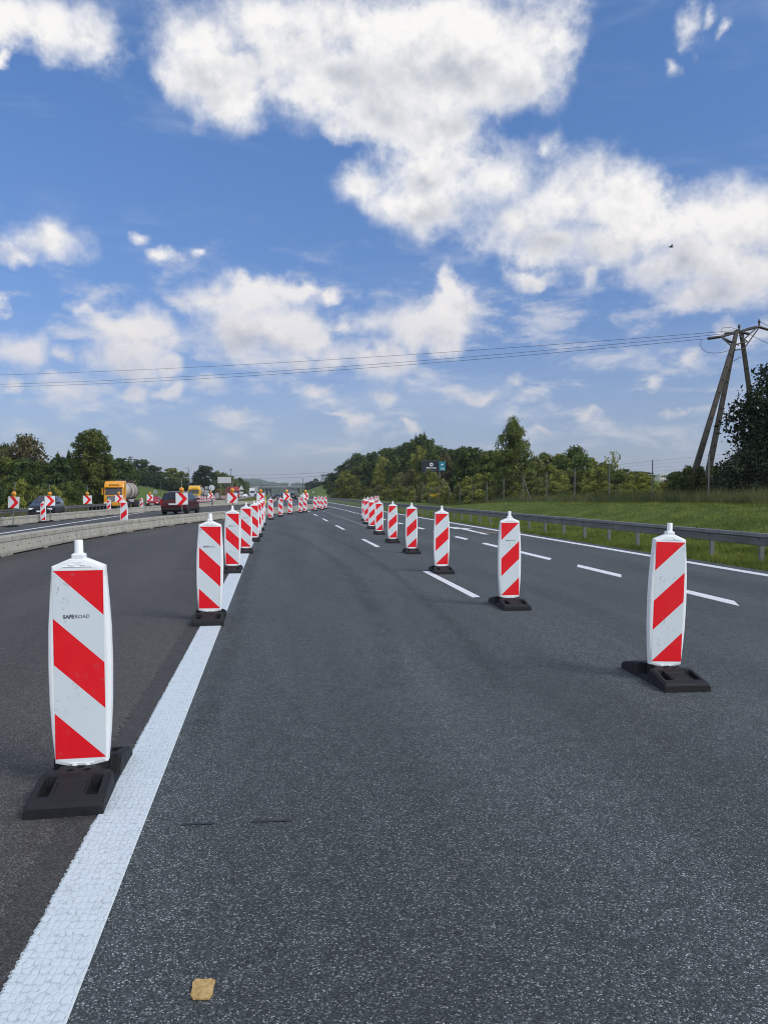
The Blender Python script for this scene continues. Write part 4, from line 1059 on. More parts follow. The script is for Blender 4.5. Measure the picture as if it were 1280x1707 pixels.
o = bpy.data.objects.new('flower_patch', np_mesh('flower_patch', V, F, mat('yellow_petals', (0.62, 0.44, 0.02), 0.7))); link(o)
o.location = (c.x, c.y-1.5, c.z+0.45); tag(o, 'bright yellow flower patch at the foot of the mound below the boards', 'flowers')

# ================================================================== POWER POLE AND WIRES
M_PC = mat('pole_concrete', (0.078, 0.070, 0.061), 0.9, var=0.4, vscale=1.2)
M_WIRE = mat('dark_cable', (0.02, 0.02, 0.022), 0.5)
PY = 47.0
def scr(px, py, y):
    p = at(px, y); p.z = HC + (HZ-py)*y/FPX; return p
def lerp_leg(mb, a, b, w0, w1):
    """square tapered concrete leg with step holes"""
    a = Vector(a); b = Vector(b); d = (b-a).normalized(); u = Vector((1, 0, 0)) - d*d.x; u.normalize(); v = d.cross(u)
    P = []
    for q, w in ((a, w0), (b, w1)):
        for (i, j) in ((-1, -1), (1, -1), (1, 1), (-1, 1)): P.append(q+u*i*w+v*j*w*0.8)
    mb.add(P, [(0, 1, 5, 4), (1, 2, 6, 5), (2, 3, 7, 6), (3, 0, 4, 7), (0, 3, 2, 1), (4, 5, 6, 7)])
pole = thing('power_pole', on(1172, PY), 0, 'three legged concrete power pole leaning over the bushes behind the fence', 'power pole')
o0 = pole.location.copy()
apex1 = scr(1225, 552, PY)-o0; apex2 = scr(1231, 552, PY)-o0
footA = scr(1151, 806, PY-1.6)-o0; footB = scr(1176, 806, PY+1.2)-o0; footC = scr(1252, 690, PY+1.4)-o0
footC = apex2 + (footC-apex2)*1.95
for (f, t_) in ((footA, apex1), (footB, apex1+Vector((0.06, .25, 0))), (footC, apex2)):
    m_ = MB(); lerp_leg(m_, f, t_, 0.165, 0.10); leg = m_.build('leg', M_PC, pole)
    h_ = MB(); d = t_-f; n = int(d.length/0.78)
    for k in range(1, n):
        q = f+d*(k/n); wq = 0.165-0.065*k/n; h_.tube([q+Vector((0.0, -wq-0.004, 0)), q+Vector((0.0, -wq+0.05, 0))], 0.045, 8)
    h_.build('step_holes', M_HOLE, leg)  # solid dark plugs; the shade inside each hole is their colour
cr = MB()
A_ = scr(1197, 563, PY)-o0; B_ = scr(1262, 546, PY)-o0; mid_ = (apex1+apex2)/2
cr.tube([A_, A_.lerp(B_, .5)+Vector((0, 0, .02)), B_], 0.085, 6)
cr.tube([A_+Vector((0, .35, .02)), B_+Vector((0, .35, .02))], 0.06, 6)
for (p, q, r) in (((1200, 565), (1222, 584), .04), ((1206, 567), (1228, 577), .05), ((1256, 549), (1232, 571), .04), ((1260, 549), (1237, 582), .04), ((1219, 576), (1243, 571), .035), ((1221, 585), (1237, 583), .04), ((1228, 560), (1242, 571), .04)):
    cr.tube([scr(*p, PY-0.05)-o0, scr(*q, PY-0.05)-o0], r, 5)
for px in (1228, 1261): cr.tube([scr(px, 556 if px == 1228 else 548, PY)-o0, scr(px, 546 if px == 1228 else 538, PY)-o0], 0.06, 6)
cr.tube([scr(1219, 603, PY)-o0, scr(1231, 596, PY)-o0], 0.02, 5)
cr.build('crossarm', M_STEELD, pole)
ins = MB()
def strain(p, q):
    p = Vector(p); q = Vector(q); ins.tube([p, q], 0.03, 6)
    for k in range(7):
        c = p.lerp(q, (k+.5)/7); d = (q-p).normalized(); ins.tube([c-d*.045, c+d*.045], 0.085, 8)
ends = [((1197, 563), (1176, 566)), ((1222, 556), (1204, 558)), ((1256, 547), (1240, 551))]
for a, b_ in ends: strain(scr(*a, PY)-o0, scr(*b_, PY)-o0)
strain(scr(1262, 547, PY)-o0, scr(1276, 551, PY)-o0); strain(scr(1234, 556, PY)-o0, scr(1244, 558, PY)-o0); strain(scr(1201, 565, PY)-o0, scr(1215, 572, PY)-o0)
for q in ((1228, 546), (1261, 538)): ins.lathe([(0.05, -.1), (0.09, 0), (0.05, .08), (0.03, .14)], 8, 0, Matrix.Translation(scr(*q, PY)-o0))
ins.build('insulators', mat('brown_insulator', (0.03, 0.022, 0.018), 0.35), pole)
jl = MB()
def curve3(ps, n=24):
    ps = [Vector(p) for p in ps]; out = []
    for k in range(n+1):
        t = k/n; q = list(ps)
        while len(q) > 1: q = [q[i].lerp(q[i+1], t) for i in range(len(q)-1)]
        out.append(q[0])
    return out
jl.tube(curve3([scr(1166, 567, PY)-o0, scr(1156, 594, PY-.3)-o0, scr(1196, 594, PY-.5)-o0, scr(1219, 582, PY)-o0]), 0.014, 5)
jl.tube(curve3([scr(1200, 558, PY)-o0, scr(1190, 542, PY-.3)-o0, scr(1222, 546, PY-.3)-o0, scr(1234, 556, PY)-o0]), 0.012, 5)
jl.build('jumper_cable', M_WIRE, pole)
def wire(name, p, q, sag, r, label, group):
    p = Vector(p); q = Vector(q); pts = []
    for k in range(41):
        t = k/40; c = p.lerp(q, t); c.z -= sag*4*t*(1-t); pts.append(c)
    m_ = MB(); m_.tube([v-p for v in pts], r, 5); o_ = m_.build(name, M_WIRE, None); o_.location = p
    return tag(o_, label, 'cable', group)
for (sp, ly, nm) in (((1176, 566), 646, 'lowest'), ((1204, 558), 641.5, 'middle'), ((1240, 551), 626, 'top')):
    e = scr(0, ly, 74); s = scr(*sp, PY); far = s + (e-s)*1.5
    far.z = e.z + 0.5 + 1.3
    # solve the sag so that the cable passes through e two thirds of the way along
    t = 1/1.5; lin = s.z + (far.z-s.z)*t; sag = (lin-e.z)/(4*t*(1-t))
    wire('power_line', s, far, sag, 0.012, f'{nm} of the three dark cables crossing the sky from the concrete pole', 'cables crossing the sky')
for (sp, ep, nm) in (((1276, 551), (1420, 590), 'outer'), ((1244, 558), (1420, 606), 'inner'), ((1262, 538), (1420, 572), 'upper')):
    wire('power_line', scr(*sp, PY), scr(*ep, PY+9), 0.5, 0.014, f'{nm} short cable leaving the concrete pole behind the big dark tree', 'cables behind the dark tree')
for (y0, y1, nm) in ((791.5, 786, 'upper'), (797, 792, 'lower')):
    wire('power_line', scr(340, y0, 420), scr(600, y1-3, 420), 1.2, 0.05, f'{nm} faint far cable above the bridge', 'faint far cables')
# far masts
def mast(px, y, ytop, w, label, lattice=False):
    p = on(px, y); h = topz(ytop, y)-p.z; m_ = MB()
    if lattice:
        for sx in (-1, 1): m_.tube([(sx*w*1.6, 0, 0), (sx*w*0.3, 0, h)], w*0.16, 4)
        for k in range(7):
            z0, z1 = h*k/7, h*(k+1)/7; a0 = w*(1.6-1.3*k/7); a1 = w*(1.6-1.3*(k+1)/7)
            m_.tube([(-a0, 0, z0), (a1, 0, z1)], w*.09, 4); m_.tube([(a0, 0, z0), (-a1, 0, z1)], w*.09, 4)
        m_.tube([(-w*1.7, 0, h*.9), (w*1.7, 0, h*.9)], w*.12, 4); m_.tube([(-w*1.2, 0, h*.98), (w*1.2, 0, h*.98)], w*.1, 4)
    else:
        m_.tube([(0, 0, 0), (0, 0, h)], w, 6, 0, w*0.6); m_.tube([(-w*4, 0, h*.97), (w*4, 0, h*.97)], w*.5, 4)
    o_ = m_.build('power_mast', M_STEELD, None); o_.location = p; return tag(o_, label, 'mast', 'far masts')
mast(218, 420, 761, 1.5, 'far lattice mast above the trees behind the tanker truck, the taller of two', True)
mast(227, 460, 765, 1.5, 'far lattice mast above the trees behind the tanker truck, the shorter of two', True)
mast(385, 330, 781, 0.16, 'thin far mast right of the blank road sign')
mast(505, 560, 797.5, 0.25, 'short far pole above the bridge end')
mast(539, 600, 791, 1.5, 'far pylon on the green slope beyond the bridge', True)
mast(268, 240, 799, 0.09, 'slim grey post on the green field behind the red car'); mast(291, 230, 810, 0.08, 'slim grey post on the green field left of the maroon car')

# ================================================================== BRIDGE, BUILDINGS, SIGNS, BOARDS
M_BR = mat('bridge_concrete', (0.30, 0.31, 0.32), 0.8, var=0.2, vscale=0.3)
M_BRD = mat('bridge_shadow_side', (0.16, 0.17, 0.18), 0.8, var=0.2, vscale=0.3)
BY = 600.0
br = thing('road_bridge', at(465, BY), 0, 'low grey road bridge crossing the motorway far ahead', 'bridge')
bx = lambda px: (px-465)*BY/FPX
m_ = MB(); m_.box(bx(392), bx(530), -6, 6, 5.1, 6.7); m_.box(bx(392), bx(530), -6.6, -6.0, 5.9, 7.0); m_.build('deck', M_BR, br)
m_ = MB()
for x in np.arange(bx(392), bx(530), 2.2): m_.box(x-.06, x+.06, -6.4, -6.3, 7.0, 8.0)
m_.box(bx(392), bx(530), -6.42, -6.28, 8.0, 8.12); m_.build('railing', M_STEELD, br)
for px in (437, 444, 450, 497): m_ = MB(); m_.box(bx(px)-.6, bx(px)+.6, -4, 4, -0.5, 5.1); m_.build('pier', M_BR, br)
m_ = MB(); m_.box(bx(483), bx(497)-1, -5, 5, -0.5, 5.05)
for k in range(4): m_.box(bx(484)+k*1.7, bx(484)+k*1.7+.7, -5.4, -5.0, -0.4, 4.9)
m_.build('abutment', M_BR, br)
m_ = MB(); m_.prism([(bx(512), -0.5), (bx(534), -0.5), (bx(534), 8.0), (bx(527), 6.9), (bx(512), 5.0)], 'y', -5, 5); m_.build('wing_wall', M_BR, br)
# grey house among the trees
p = on(320, 300); h = thing('house', p, 0.2, 'pale grey house roof between the bare tree and the very dark tree', 'house')
m_ = MB(); m_.box(-6, 6, -4, 4, -0.5, 2.8, 0); m_.build('wall', mat('house_plaster', (0.5, 0.5, 0.48), 0.8), h)
m_ = MB(); m_.prism([(-4.6, 2.7), (4.6, 2.7), (0, 5.4)], 'x', -6.6, 6.6); m_.build('roof', mat('grey_roof', (0.33, 0.35, 0.37), 0.7), h)
m_ = MB(); [m_.box(x, x+1.2, -4.04, -3.98, 1.0, 2.2) for x in (-4.6, -1.0, 3.0)]; m_.build('window', M_GLASS, h)
p = on(1103, 330); h = thing('office_building', p, 0.1, 'pale far building with rows of windows in the gap left of the pole', 'building')
tz = topz(791, 330)-p.z; m_ = MB(); m_.box(-2.6, 2.6, -3, 3, -2, tz); m_.build('wall', mat('pale_plaster', (0.62, 0.61, 0.57), 0.8), h)
for fl in range(2):
    m_ = MB()
    for k in range(6): m_.box(-2.3+.8*k, -1.9+.8*k, -3.05, -2.98, tz-1.4-1.7*fl, tz-.5-1.7*fl)
    m_.build('window_row', M_GLASS, h)
# advertising boards on the mound
M_BB = mat('dark_board', (0.012, 0.014, 0.024), 0.45); M_TEAL = mat('teal_board', (0.005, 0.20, 0.26), 0.45); M_WP = mat('white_print', (0.70, 0.74, 0.78), 0.6)
def board_pts(px0, px1, py0, py1, y):
    return (px0-CX)*y/FPX, (px1-CX)*y/FPX, topz(py1, y), topz(py0, y)
def board(name, px0, px1, py0, py1, y, m, label, posts=(0.2, 0.8)):
    x0, x1, z0, z1 = board_pts(px0, px1, py0, py1, y); g = gz((x0+x1)/2, y); b = thing(name, ((x0+x1)/2, y, g), 0, label, 'billboard'); w = x1-x0
    MB().box(-w/2, w/2, -.08, .08, z0-g, z1-g).build('panel', m, b)
    fr = MB(); fr.box(-w/2-.08, w/2+.08, -.10, .06, z1-g, z1-g+.09); fr.box(-w/2-.08, w/2+.08, -.10, .06, z0-g-.09, z0-g); fr.build('frame', M_STEELD, b)
    for t in posts: MB().tube([(-w/2+w*t, .14, -.4), (-w/2+w*t, .14, z1-g-.1)], .12, 8).build('post', M_POST, b)
    return b, w, z0-g, z1-g
BD = 147.0
b, w, z0, z1 = board('billboard', 703, 730.5, 768, 787, BD, M_BB, 'dark advertising board with white round emblem on the wooded mound')
def disc(r, seg=24): return [(r*math.cos(2*math.pi*k/seg), r*math.sin(2*math.pi*k/seg)) for k in range(seg)]
bc = b.children[0]
m_ = MB(); cx, cz = 0.22, z0+(z1-z0)*0.66; r_ = (z1-z0)*.16
m_.add([(cx+x, -.084, cz+y) for x, y in disc(r_)], [list(range(24))]); m_.build('emblem', M_WP, bc)
m_ = MB(); m_.box(cx-r_*.6, cx+r_*.6, -.089, -.085, cz-r_*.16, cz+r_*.16); m_.box(cx-r_*.35, cx-r_*.12, -.089, -.085, cz-r_*.4, cz+r_*.4); m_.box(cx+r_*.12, cx+r_*.35, -.089, -.085, cz-r_*.4, cz+r_*.4); m_.build('emblem_mark', M_BB, bc)
def lettering(txt, size, mm, parent, loc, bold=0.0, width=None):
    me = text_mesh(txt, size, bold, 0.002, 'CENTER'); xs = [v.co.x for v in me.vertices]
    if width:
        k = width/(max(xs)-min(xs))
        for v in me.vertices: v.co.x *= k
    me.materials.append(mm); o_ = bpy.data.objects.new('lettering', me); link(o_); o_.parent = parent; o_.rotation_euler = (math.pi/2, 0, 0); o_.location = loc; return o_
lettering('KRYSTYNA', .42, M_WP, bc, (cx, -.085, z0+(z1-z0)*.30), .015, w*.62)
m_ = MB(); m_.box(cx-w*.40, cx+w*.33, -.085, -.082, z0+(z1-z0)*.16, z0+(z1-z0)*.19); m_.build('fine_print', mat('grey_print', (0.20, 0.21, 0.23), 0.6), bc)
b, w, z0, z1 = board('billboard', 731.5, 742.2, 769.5, 784.5, BD-.4, M_TEAL, 'teal square board with white arrow and distance beside the dark board', (0.12,))
bc = b.children[0]; cz = z0+(z1-z0)*.66; s = w*.2
m_ = MB(); m_.add([(-s*.2, -.085, cz+s), (s*1.0, -.085, cz), (-s*.2, -.085, cz-s), (-s*.2, -.085, cz-s*.4), (-s, -.085, cz-s*.4), (-s, -.085, cz+s*.4), (-s*.2, -.085, cz+s*.4)], [list(range(7))]); m_.build('arrow', M_WP, bc)
lettering('2 km', .42, M_WP, bc, (0, -.085, z0+(z1-z0)*.14), .015, w*.66)
b, w, z0, z1 = board('billboard', 756.5, 773.5, 795.5, 815, 112, mat('blue_grey_board', (0.30, 0.37, 0.46), 0.5, var=0.3), 'pale striped board half hidden by bushes below the teal board')
bc = b.children[0]; m_ = MB(); hh = z1-z0
for (f0, f1, q) in ((.80, .98, 1.0), (.58, .66, .75), (.46, .52, .95), (.30, .38, .62), (.12, .24, .5)): m_.box(-w*.46, -w*.46+w*.92*q, -.085, -.082, z0+hh*f0, z0+hh*f1)
m_.build('stripes', M_WP, bc)
# large blank sign (seen from behind) on two posts, and the other sign backs
x0, x1, z0, z1 = board_pts(363.5, 385.5, 795, 805.5, 240); g = gz((x0+x1)/2, 240)
b = thing('road_sign', ((x0+x1)/2, 240, g), 0.05, 'large pale blank road sign on two posts above the field', 'road sign'); w = x1-x0
MB().box(-w/2, w/2, -.05, .05, z0-g, z1-g, 0, None, .02).build('panel', mat('pale_sign', (0.55, 0.58, 0.60), 0.5, var=.1), b)
for t in (-.28, .12): MB().tube([(w*t, .12, -.3), (w*t, .12, z1-g-.1)], .09, 8).build('post', M_POST, b)
def post_sign(px, y, yc, shape, size, label, m=M_SIGNB, extra=False):
    p = on(px, y); zc = topz(yc, y)-p.z; t = thing('road_sign', p, 0.06, label, 'road sign'); m_ = MB()
    if shape == 'disc': pl = disc(size/2, 20)
    elif shape == 'tri': pl = [(-size/2, -size*.43), (size/2, -size*.43), (0, size*.43)]
    else: pl = [(-size/2, -size*.6), (size/2, -size*.6), (size/2, size*.6), (-size/2, size*.6)]
    m_.prism([(x, z+zc) for x, z in pl], 'y', -.03, 0.0); m_.build('panel', m, t)
    MB().tube([(0, .04, -.2), (0, .04, zc+size*.3)], .035, 8).build('post', M_POST, t)
    if extra:
        for k, dz in enumerate((1.0, 1.55)): MB().box(-size*.36, size*.36, -.03, 0, zc-size*dz-.18*size, zc-size*dz+.18*size).build('plate', m, t)
    return t
M_SW2 = mat('pale_sign_back', (0.62, 0.66, 0.66), 0.5)
post_sign(353.5, 105, 813, 'disc', .80, 'round pale sign back above the far beacon cluster', M_SW2)
post_sign(344.5, 112, 813, 'disc', .48, 'smaller grey round sign back beside the round pale one')
post_sign(345, 110, 821, 'rect', .62, 'grey square sign back under the smaller round one')
post_sign(259.5, 112, 818.5, 'tri', .80, 'grey triangular sign back on a post behind the red car')
post_sign(402.5, 120, 812.5, 'tri', .82, 'white triangular warning sign with plates below it, near the red lorry', M_SW2, True)
post_sign(362, 120, 826, 'rect', .62, 'grey sign back beside the tiny beacon cluster')
post_sign(428, 230, 815.5, 'rect', 1.1, 'pale grey sign back before the bridge deck', M_SIGNB)
post_sign(522.5, 210, 820.5, 'disc', .4, 'tiny white round delineator beyond the last chevron sign', M_SW2)
post_sign(483, 330, 808.3, 'disc', .75, 'small white round sign standing out above the bridge deck', M_SIGNW)
# arrow-board trailer (rusty frame) among the roadworks
p = on(368.5, 150); t = thing('roadworks_trailer', p, 0.2, 'brown frame trailer among the far roadworks left of the red lorry', 'trailer')
m_ = MB()
for x in (-.9, .9): m_.box(x-.07, x+.07, -.07, .07, .3, 2.35)
for z in (.5, 1.1, 1.7, 2.3): m_.box(-.97, .97, -.05, .05, z, z+.12)
for k in range(4): m_.box(-.6+.4*k-.03, -.6+.4*k+.03, -.04, .04, .62, 2.3)
m_.build('frame', mat('rusty_frame', (0.20, 0.12, 0.06), 0.7, var=.4), t)
m_ = MB(); m_.box(-.85, .85, .1, 2.2, .35, .55); m_.tube([(0, .1, .4), (0, -1.0, .35)], .05, 6); m_.build('chassis', M_BLACK, t)
for x in (-.95, .95): m_ = MB(); m_.lathe([(.1, -.1), (.30, -.1), (.30, .1), (.1, .1)], 14, 0, T(x, 1.2, .30) @ Matrix.Rotation(math.pi/2, 4, 'Y')); m_.build('wheel', M_TYRE, t)
# orange mesh and yellow post on the median
p = on(443, 100); o = MB().tube([(0, 0, 0), (0, 0, 1.15)], .05, 8).build('marker_post', mat('yellow_post', (0.72, 0.55, 0.06), 0.5)); o.location = p; tag(o, 'small yellow marker post on the median beyond the white line end', 'post')

# ================================================================== VEHICLES
def paintmat(name, col, metal=0.3): return mat(name, col, 0.28, metal=metal, coat=0.35)
def wheel(parent, x, y, r, w):
    M = T(x, y, r) @ Matrix.Rotation(math.pi/2, 4, 'Y'); s = 1 if x > 0 else -1
    m_ = MB(); m_.lathe([(r*.62, -w/2), (r*.94, -w/2), (r, -w*.36), (r, w*.36), (r*.94, w/2), (r*.62, w/2)], 24, 0, M); tw = m_.build('wheel', M_TYRE, parent)
    m_ = MB(); m_.lathe([(r*.66, -w*.44), (r*.66, w*.44)], 20, 1, M); sp = MB()
    for k in range(5):
        a = 2*math.pi*k/5; q = (math.cos(a), math.sin(a)); pq = (-q[1]*.055, q[0]*.055)
        v = [(q[0]*r*.60*u+pq[0]*sg*(1.4-.6*u), q[1]*r*.60*u+pq[1]*sg*(1.4-.6*u), s*w*.455) for u in (.12, 1) for sg in (-1, 1)]
        m_.add(v, [(0, 1, 3, 2)], 0, M)
    m_.lathe([(r*.16, s*w*.44), (r*.14, s*w*.48)], 12, 0, M); m_.build('rim', [M_RIM, M_BLACK], tw)
def make_car(p, rz, L, W, st, ws, rw, sides, pm, label, cat='car', front=True, group=None, H=None, z_wheel=.34, plate=True, lights=True, tail_tall=False):
    """st: stations (t from nose, sill, belt, top, width factor, roof half width factor). ws/rw: (i,j) station pairs of windscreen and rear window; sides: pairs for the side windows"""
    t = thing('car', p, rz, label, cat, group); n = len(st); prof = []
    for (f, zl, zb, zt_, wf, wr) in st:
        y = L/2-f*L; w = W/2*wf; wr_ = W/2*wr
        prof.append([(w*.80, y, zl), (w*.97, y, zl+.10), (w, y, zl+(zb-zl)*.55), (w*.965, y, zb), (wr_+(w*.965-wr_)*.12, y, zb+(zt_-zb)*.86), (wr_*.82, y, zt_-.012*(zt_-zb > .2)), (wr_*.4, y, zt_+.012), (0, y, zt_+.016)])
    k = 8; v = []; f = []
    for r_ in prof: v += [tuple(q) for q in r_] + [(-q[0], q[1], q[2]) for q in r_[:-1][::-1]]
    m = 2*k-1
    for i in range(n-1):
        for j in range(m-1): f.append((i*m+j, i*m+j+1, (i+1)*m+j+1, (i+1)*m+j))
        f.append((i*m+m-1, i*m, (i+1)*m, (i+1)*m+m-1))
    f += [list(range(m)), [(n-1)*m+q for q in range(m)][::-1]]
    mb_ = MB(); mb_.add(v, f, 0, None, True)
    body = mb_.build('body', pm, t)
    mo = body.modifiers.new('sub', 'SUBSURF'); mo.levels = 1; mo.render_levels = 1
    es = body.data
    def pane(name, quads, sh=.93, push=.012):
        g_ = MB()
        for q in quads:
            q = [Vector(a) for a in q]; c = sum(q, Vector())/len(q); nrm = (q[1]-q[0]).cross(q[2]-q[0]).normalized()
            if nrm.dot(c-Vector((0, 0, .8))) < 0: nrm = -nrm
            g_.add([c+(a-c)*sh+nrm*push for a in q], [list(range(len(q)))])
        return g_.build(name, M_GLASS, t)
    def P_(i, j, s=1): q = prof[i][j]; return (s*q[0], q[1], q[2])
    if ws: i, j = ws; pane('windscreen', [[P_(i, 3), P_(j, 5), P_(j, 7), P_(i, 7)], [P_(i, 3, -1), P_(j, 5, -1), P_(j, 7), P_(i, 7)]], .955, .02)
    if rw: i, j = rw; pane('rear_window', [[P_(i, 5), P_(j, 3), P_(j, 7), P_(i, 7)], [P_(i, 5, -1), P_(j, 3, -1), P_(j, 7), P_(i, 7)]], .93, .02)
    for s in (-1, 1):
        for (i, j) in sides: pane('side_window', [[P_(i, 3, s), P_(j, 3, s), P_(j, 4, s), P_(i, 4, s)]], .93, .014)
        mm = MB(); y = L/2-st[ws[0]][0]*L-.28; mm.box(s*W*.49-.02, s*W*.49+s*.2+.02 if s > 0 else s*W*.49+.02, y-.06, y+.06, st[ws[0]][2]+.02, st[ws[0]][2]+.17, 0, None, .03) if s > 0 else mm.box(-W*.49-.22, -W*.49+.02, y-.06, y+.06, st[ws[0]][2]+.02, st[ws[0]][2]+.17, 0, None, .03)
        mm.build('mirror', pm, t)
    for y in (L*.5-.92, -L*.5+.90):
        for s in (-1, 1):
            wheel(t, s*(W/2-.105), y, z_wheel, .23)
            ar = MB(); ar.lathe([(z_wheel*1.16, -.02), (z_wheel*1.16, .02)], 22, 0, T(s*(W/2-.012), y, z_wheel+.02) @ Matrix.Rotation(math.pi/2, 4, 'Y')); ar.build('wheel_arch', M_BLACK, t)
    m_ = MB(); m_.box(-W*.46, W*.46, -L*.42, L*.42, .20, .30); m_.build('underbody', M_BLACK, t)
    zf = st[1][2]; wf_ = W/2*st[1][4]
    for s in (-1, 1):
        m_ = MB(); m_.box(s*wf_*.76-.19, s*wf_*.76+.19, L/2-.14, L/2-.035 , zf-.24, zf-.09, 0, None, .03); m_.build('headlight', M_HEAD, t)
        wr_ = W/2*st[-2][4]; zr = st[-2][2]; m_ = MB()
        if tail_tall: m_.box(s*wr_*.93-.07, s*wr_*.93+.05, -L/2+.02, -L/2+.20, zr-.34, zr+.10, 0, None, .03)
        else: m_.box(s*wr_*.76-.17, s*wr_*.76+.17, -L/2+.01, -L/2+.14, zr-.26, zr-.10, 0, None, .03)
        m_.build('tail_lamp', M_TAIL, t)
    m_ = MB(); m_.prism([(-.42, zf-.12), (.42, zf-.12), (.34, zf-.52), (-.34, zf-.52)], 'y', L/2-.10, L/2+.015); m_.build('grille', M_BLACK, t)
    m_ = MB(); m_.box(-.26, .26, L/2+.02, L/2+.035, zf-.40, zf-.29); m_.build('number_plate', M_PLATE, t)
    m_ = MB(); m_.box(-.26, .26, -L/2-.035, -L/2-.018, st[-1][2]-.02, st[-1][2]+.09); m_.build('number_plate', M_PLATE, t)
    m_ = MB(); m_.box(-W*.44, W*.44, -L/2-.04, -L/2+.12, .34, .50, 0, None, .03); m_.box(-W*.44, W*.44, L/2-.14, L/2+.02, .28, .42, 0, None, .03); m_.build('bumper', M_BLACK, t)
    return t
SUV = [(0, .40, .66, .68, .72, .4), (.02, .28, .86, .90, .88, .6), (.10, .24, .99, 1.04, .98, .78), (.26, .24, 1.07, 1.11, 1, .80), (.40, .24, 1.10, 1.60, 1, .70), (.47, .24, 1.11, 1.70, 1, .69), (.62, .24, 1.12, 1.735, 1, .69), (.78, .24, 1.13, 1.71, .99, .68), (.90, .26, 1.14, 1.62, .97, .66), (.975, .32, 1.08, 1.16, .93, .70), (1.0, .42, .80, .84, .86, .6)]
HATCH = [(0, .36, .58, .60, .70, .4), (.02, .24, .72, .75, .88, .6), (.12, .20, .84, .88, .98, .76), (.27, .20, .92, .95, 1, .78), (.42, .20, .95, 1.34, 1, .66), (.50, .20, .96, 1.43, 1, .65), (.66, .20, .97, 1.44, 1, .65), (.80, .20, .98, 1.37, .98, .64), (.93, .24, .98, 1.06, .95, .68), (.985, .30, .92, .96, .91, .66), (1, .38, .68, .70, .84, .5)]
MPV = [(0, .40, .66, .68, .72, .4), (.02, .27, .84, .88, .88, .6), (.10, .23, .98, 1.03, .98, .76), (.20, .23, 1.05, 1.10, 1, .80), (.36, .23, 1.08, 1.60, 1, .72), (.45, .23, 1.09, 1.72, 1, .71), (.65, .23, 1.10, 1.74, 1, .71), (.85, .23, 1.10, 1.71, .99, .70), (.925, .24, 1.10, 1.64, .985, .69), (.982, .30, 1.04, 1.12, .97, .74), (1.0, .38, .74, .78, .93, .7)]
P_DARK = paintmat('black_car_paint', (0.012, 0.016, 0.024)); P_MAR = paintmat('maroon_car_paint', (0.075, 0.006, 0.010)); P_RED = paintmat('red_car_paint', (0.42, 0.018, 0.022)); P_WHT = paintmat('white_car_paint', (0.75, 0.75, 0.74), 0.0)
make_car(on(79, 62), math.pi+HEAD+R(4), 5.0, 1.98, SUV, (3, 5), (8, 9), ((3, 5), (5, 6), (6, 7), (7, 8)), P_DARK, 'dark large estate car driving this way behind the farther barrier', H=1.73, z_wheel=.36)
make_car(on(302.5, 59), R(-1), 4.7, 1.88, MPV, (3, 5), (8, 9), ((3, 5), (5, 6), (6, 7), (7, 8)), P_MAR, 'maroon people carrier seen from behind between the two barrier rows', z_wheel=.33, tail_tall=True)
make_car(on(258, 108), math.pi+HEAD, 4.3, 1.78, HATCH, (3, 5), (7, 8), ((3, 5), (5, 6), (6, 7)), P_RED, 'small bright red car coming behind the farther barrier')
make_car(on(505.5, 222), HEAD, 4.4, 1.8, HATCH, (3, 5), (7, 8), ((3, 5), (5, 6), (6, 7)), P_WHT, 'white car driving away beyond the crossing row of beacons')
make_car(on(472, 180), HEAD+R(10), 4.4, 1.8, MPV, (3, 5), (8, 9), ((3, 5), (5, 6), (6, 7)), P_DARK, 'far dark car behind the first and second crossing beacons')
make_car(on(487, 200), HEAD+R(5), 4.5, 1.8, SUV, (3, 5), (8, 9), ((3, 5), (5, 6), (6, 7)), P_DARK, 'far dark car left of the white car')
make_car(on(461.5, 172), HEAD+R(6), 4.3, 1.76, HATCH, (3, 5), (7, 8), ((3, 5), (5, 6)), P_DARK, 'far dark car just right of the yellow marker post')
for k, (px, yy) in enumerate(((409, 260), (413, 275), (428, 270), (434, 285))):
    make_car(on(px, yy), math.pi+HEAD, 4.3, 1.78, HATCH, (3, 5), (7, 8), ((3, 5), (5, 6)), (P_WHT, P_DARK, P_DARK, P_WHT)[k], 'tiny far car queuing before the bridge behind the warning sign', group='far queue of cars')
M_TY = paintmat('yellow_truck_paint', (0.78, 0.33, 0.012), 0.0); M_TANK = mat('tank_steel', (0.62, 0.57, 0.49), 0.42, metal=0.15, var=.12, vscale=1.0); M_TANKD = mat('tank_dusty', (0.40, 0.36, 0.32), 0.6, var=.25, vscale=2.0)
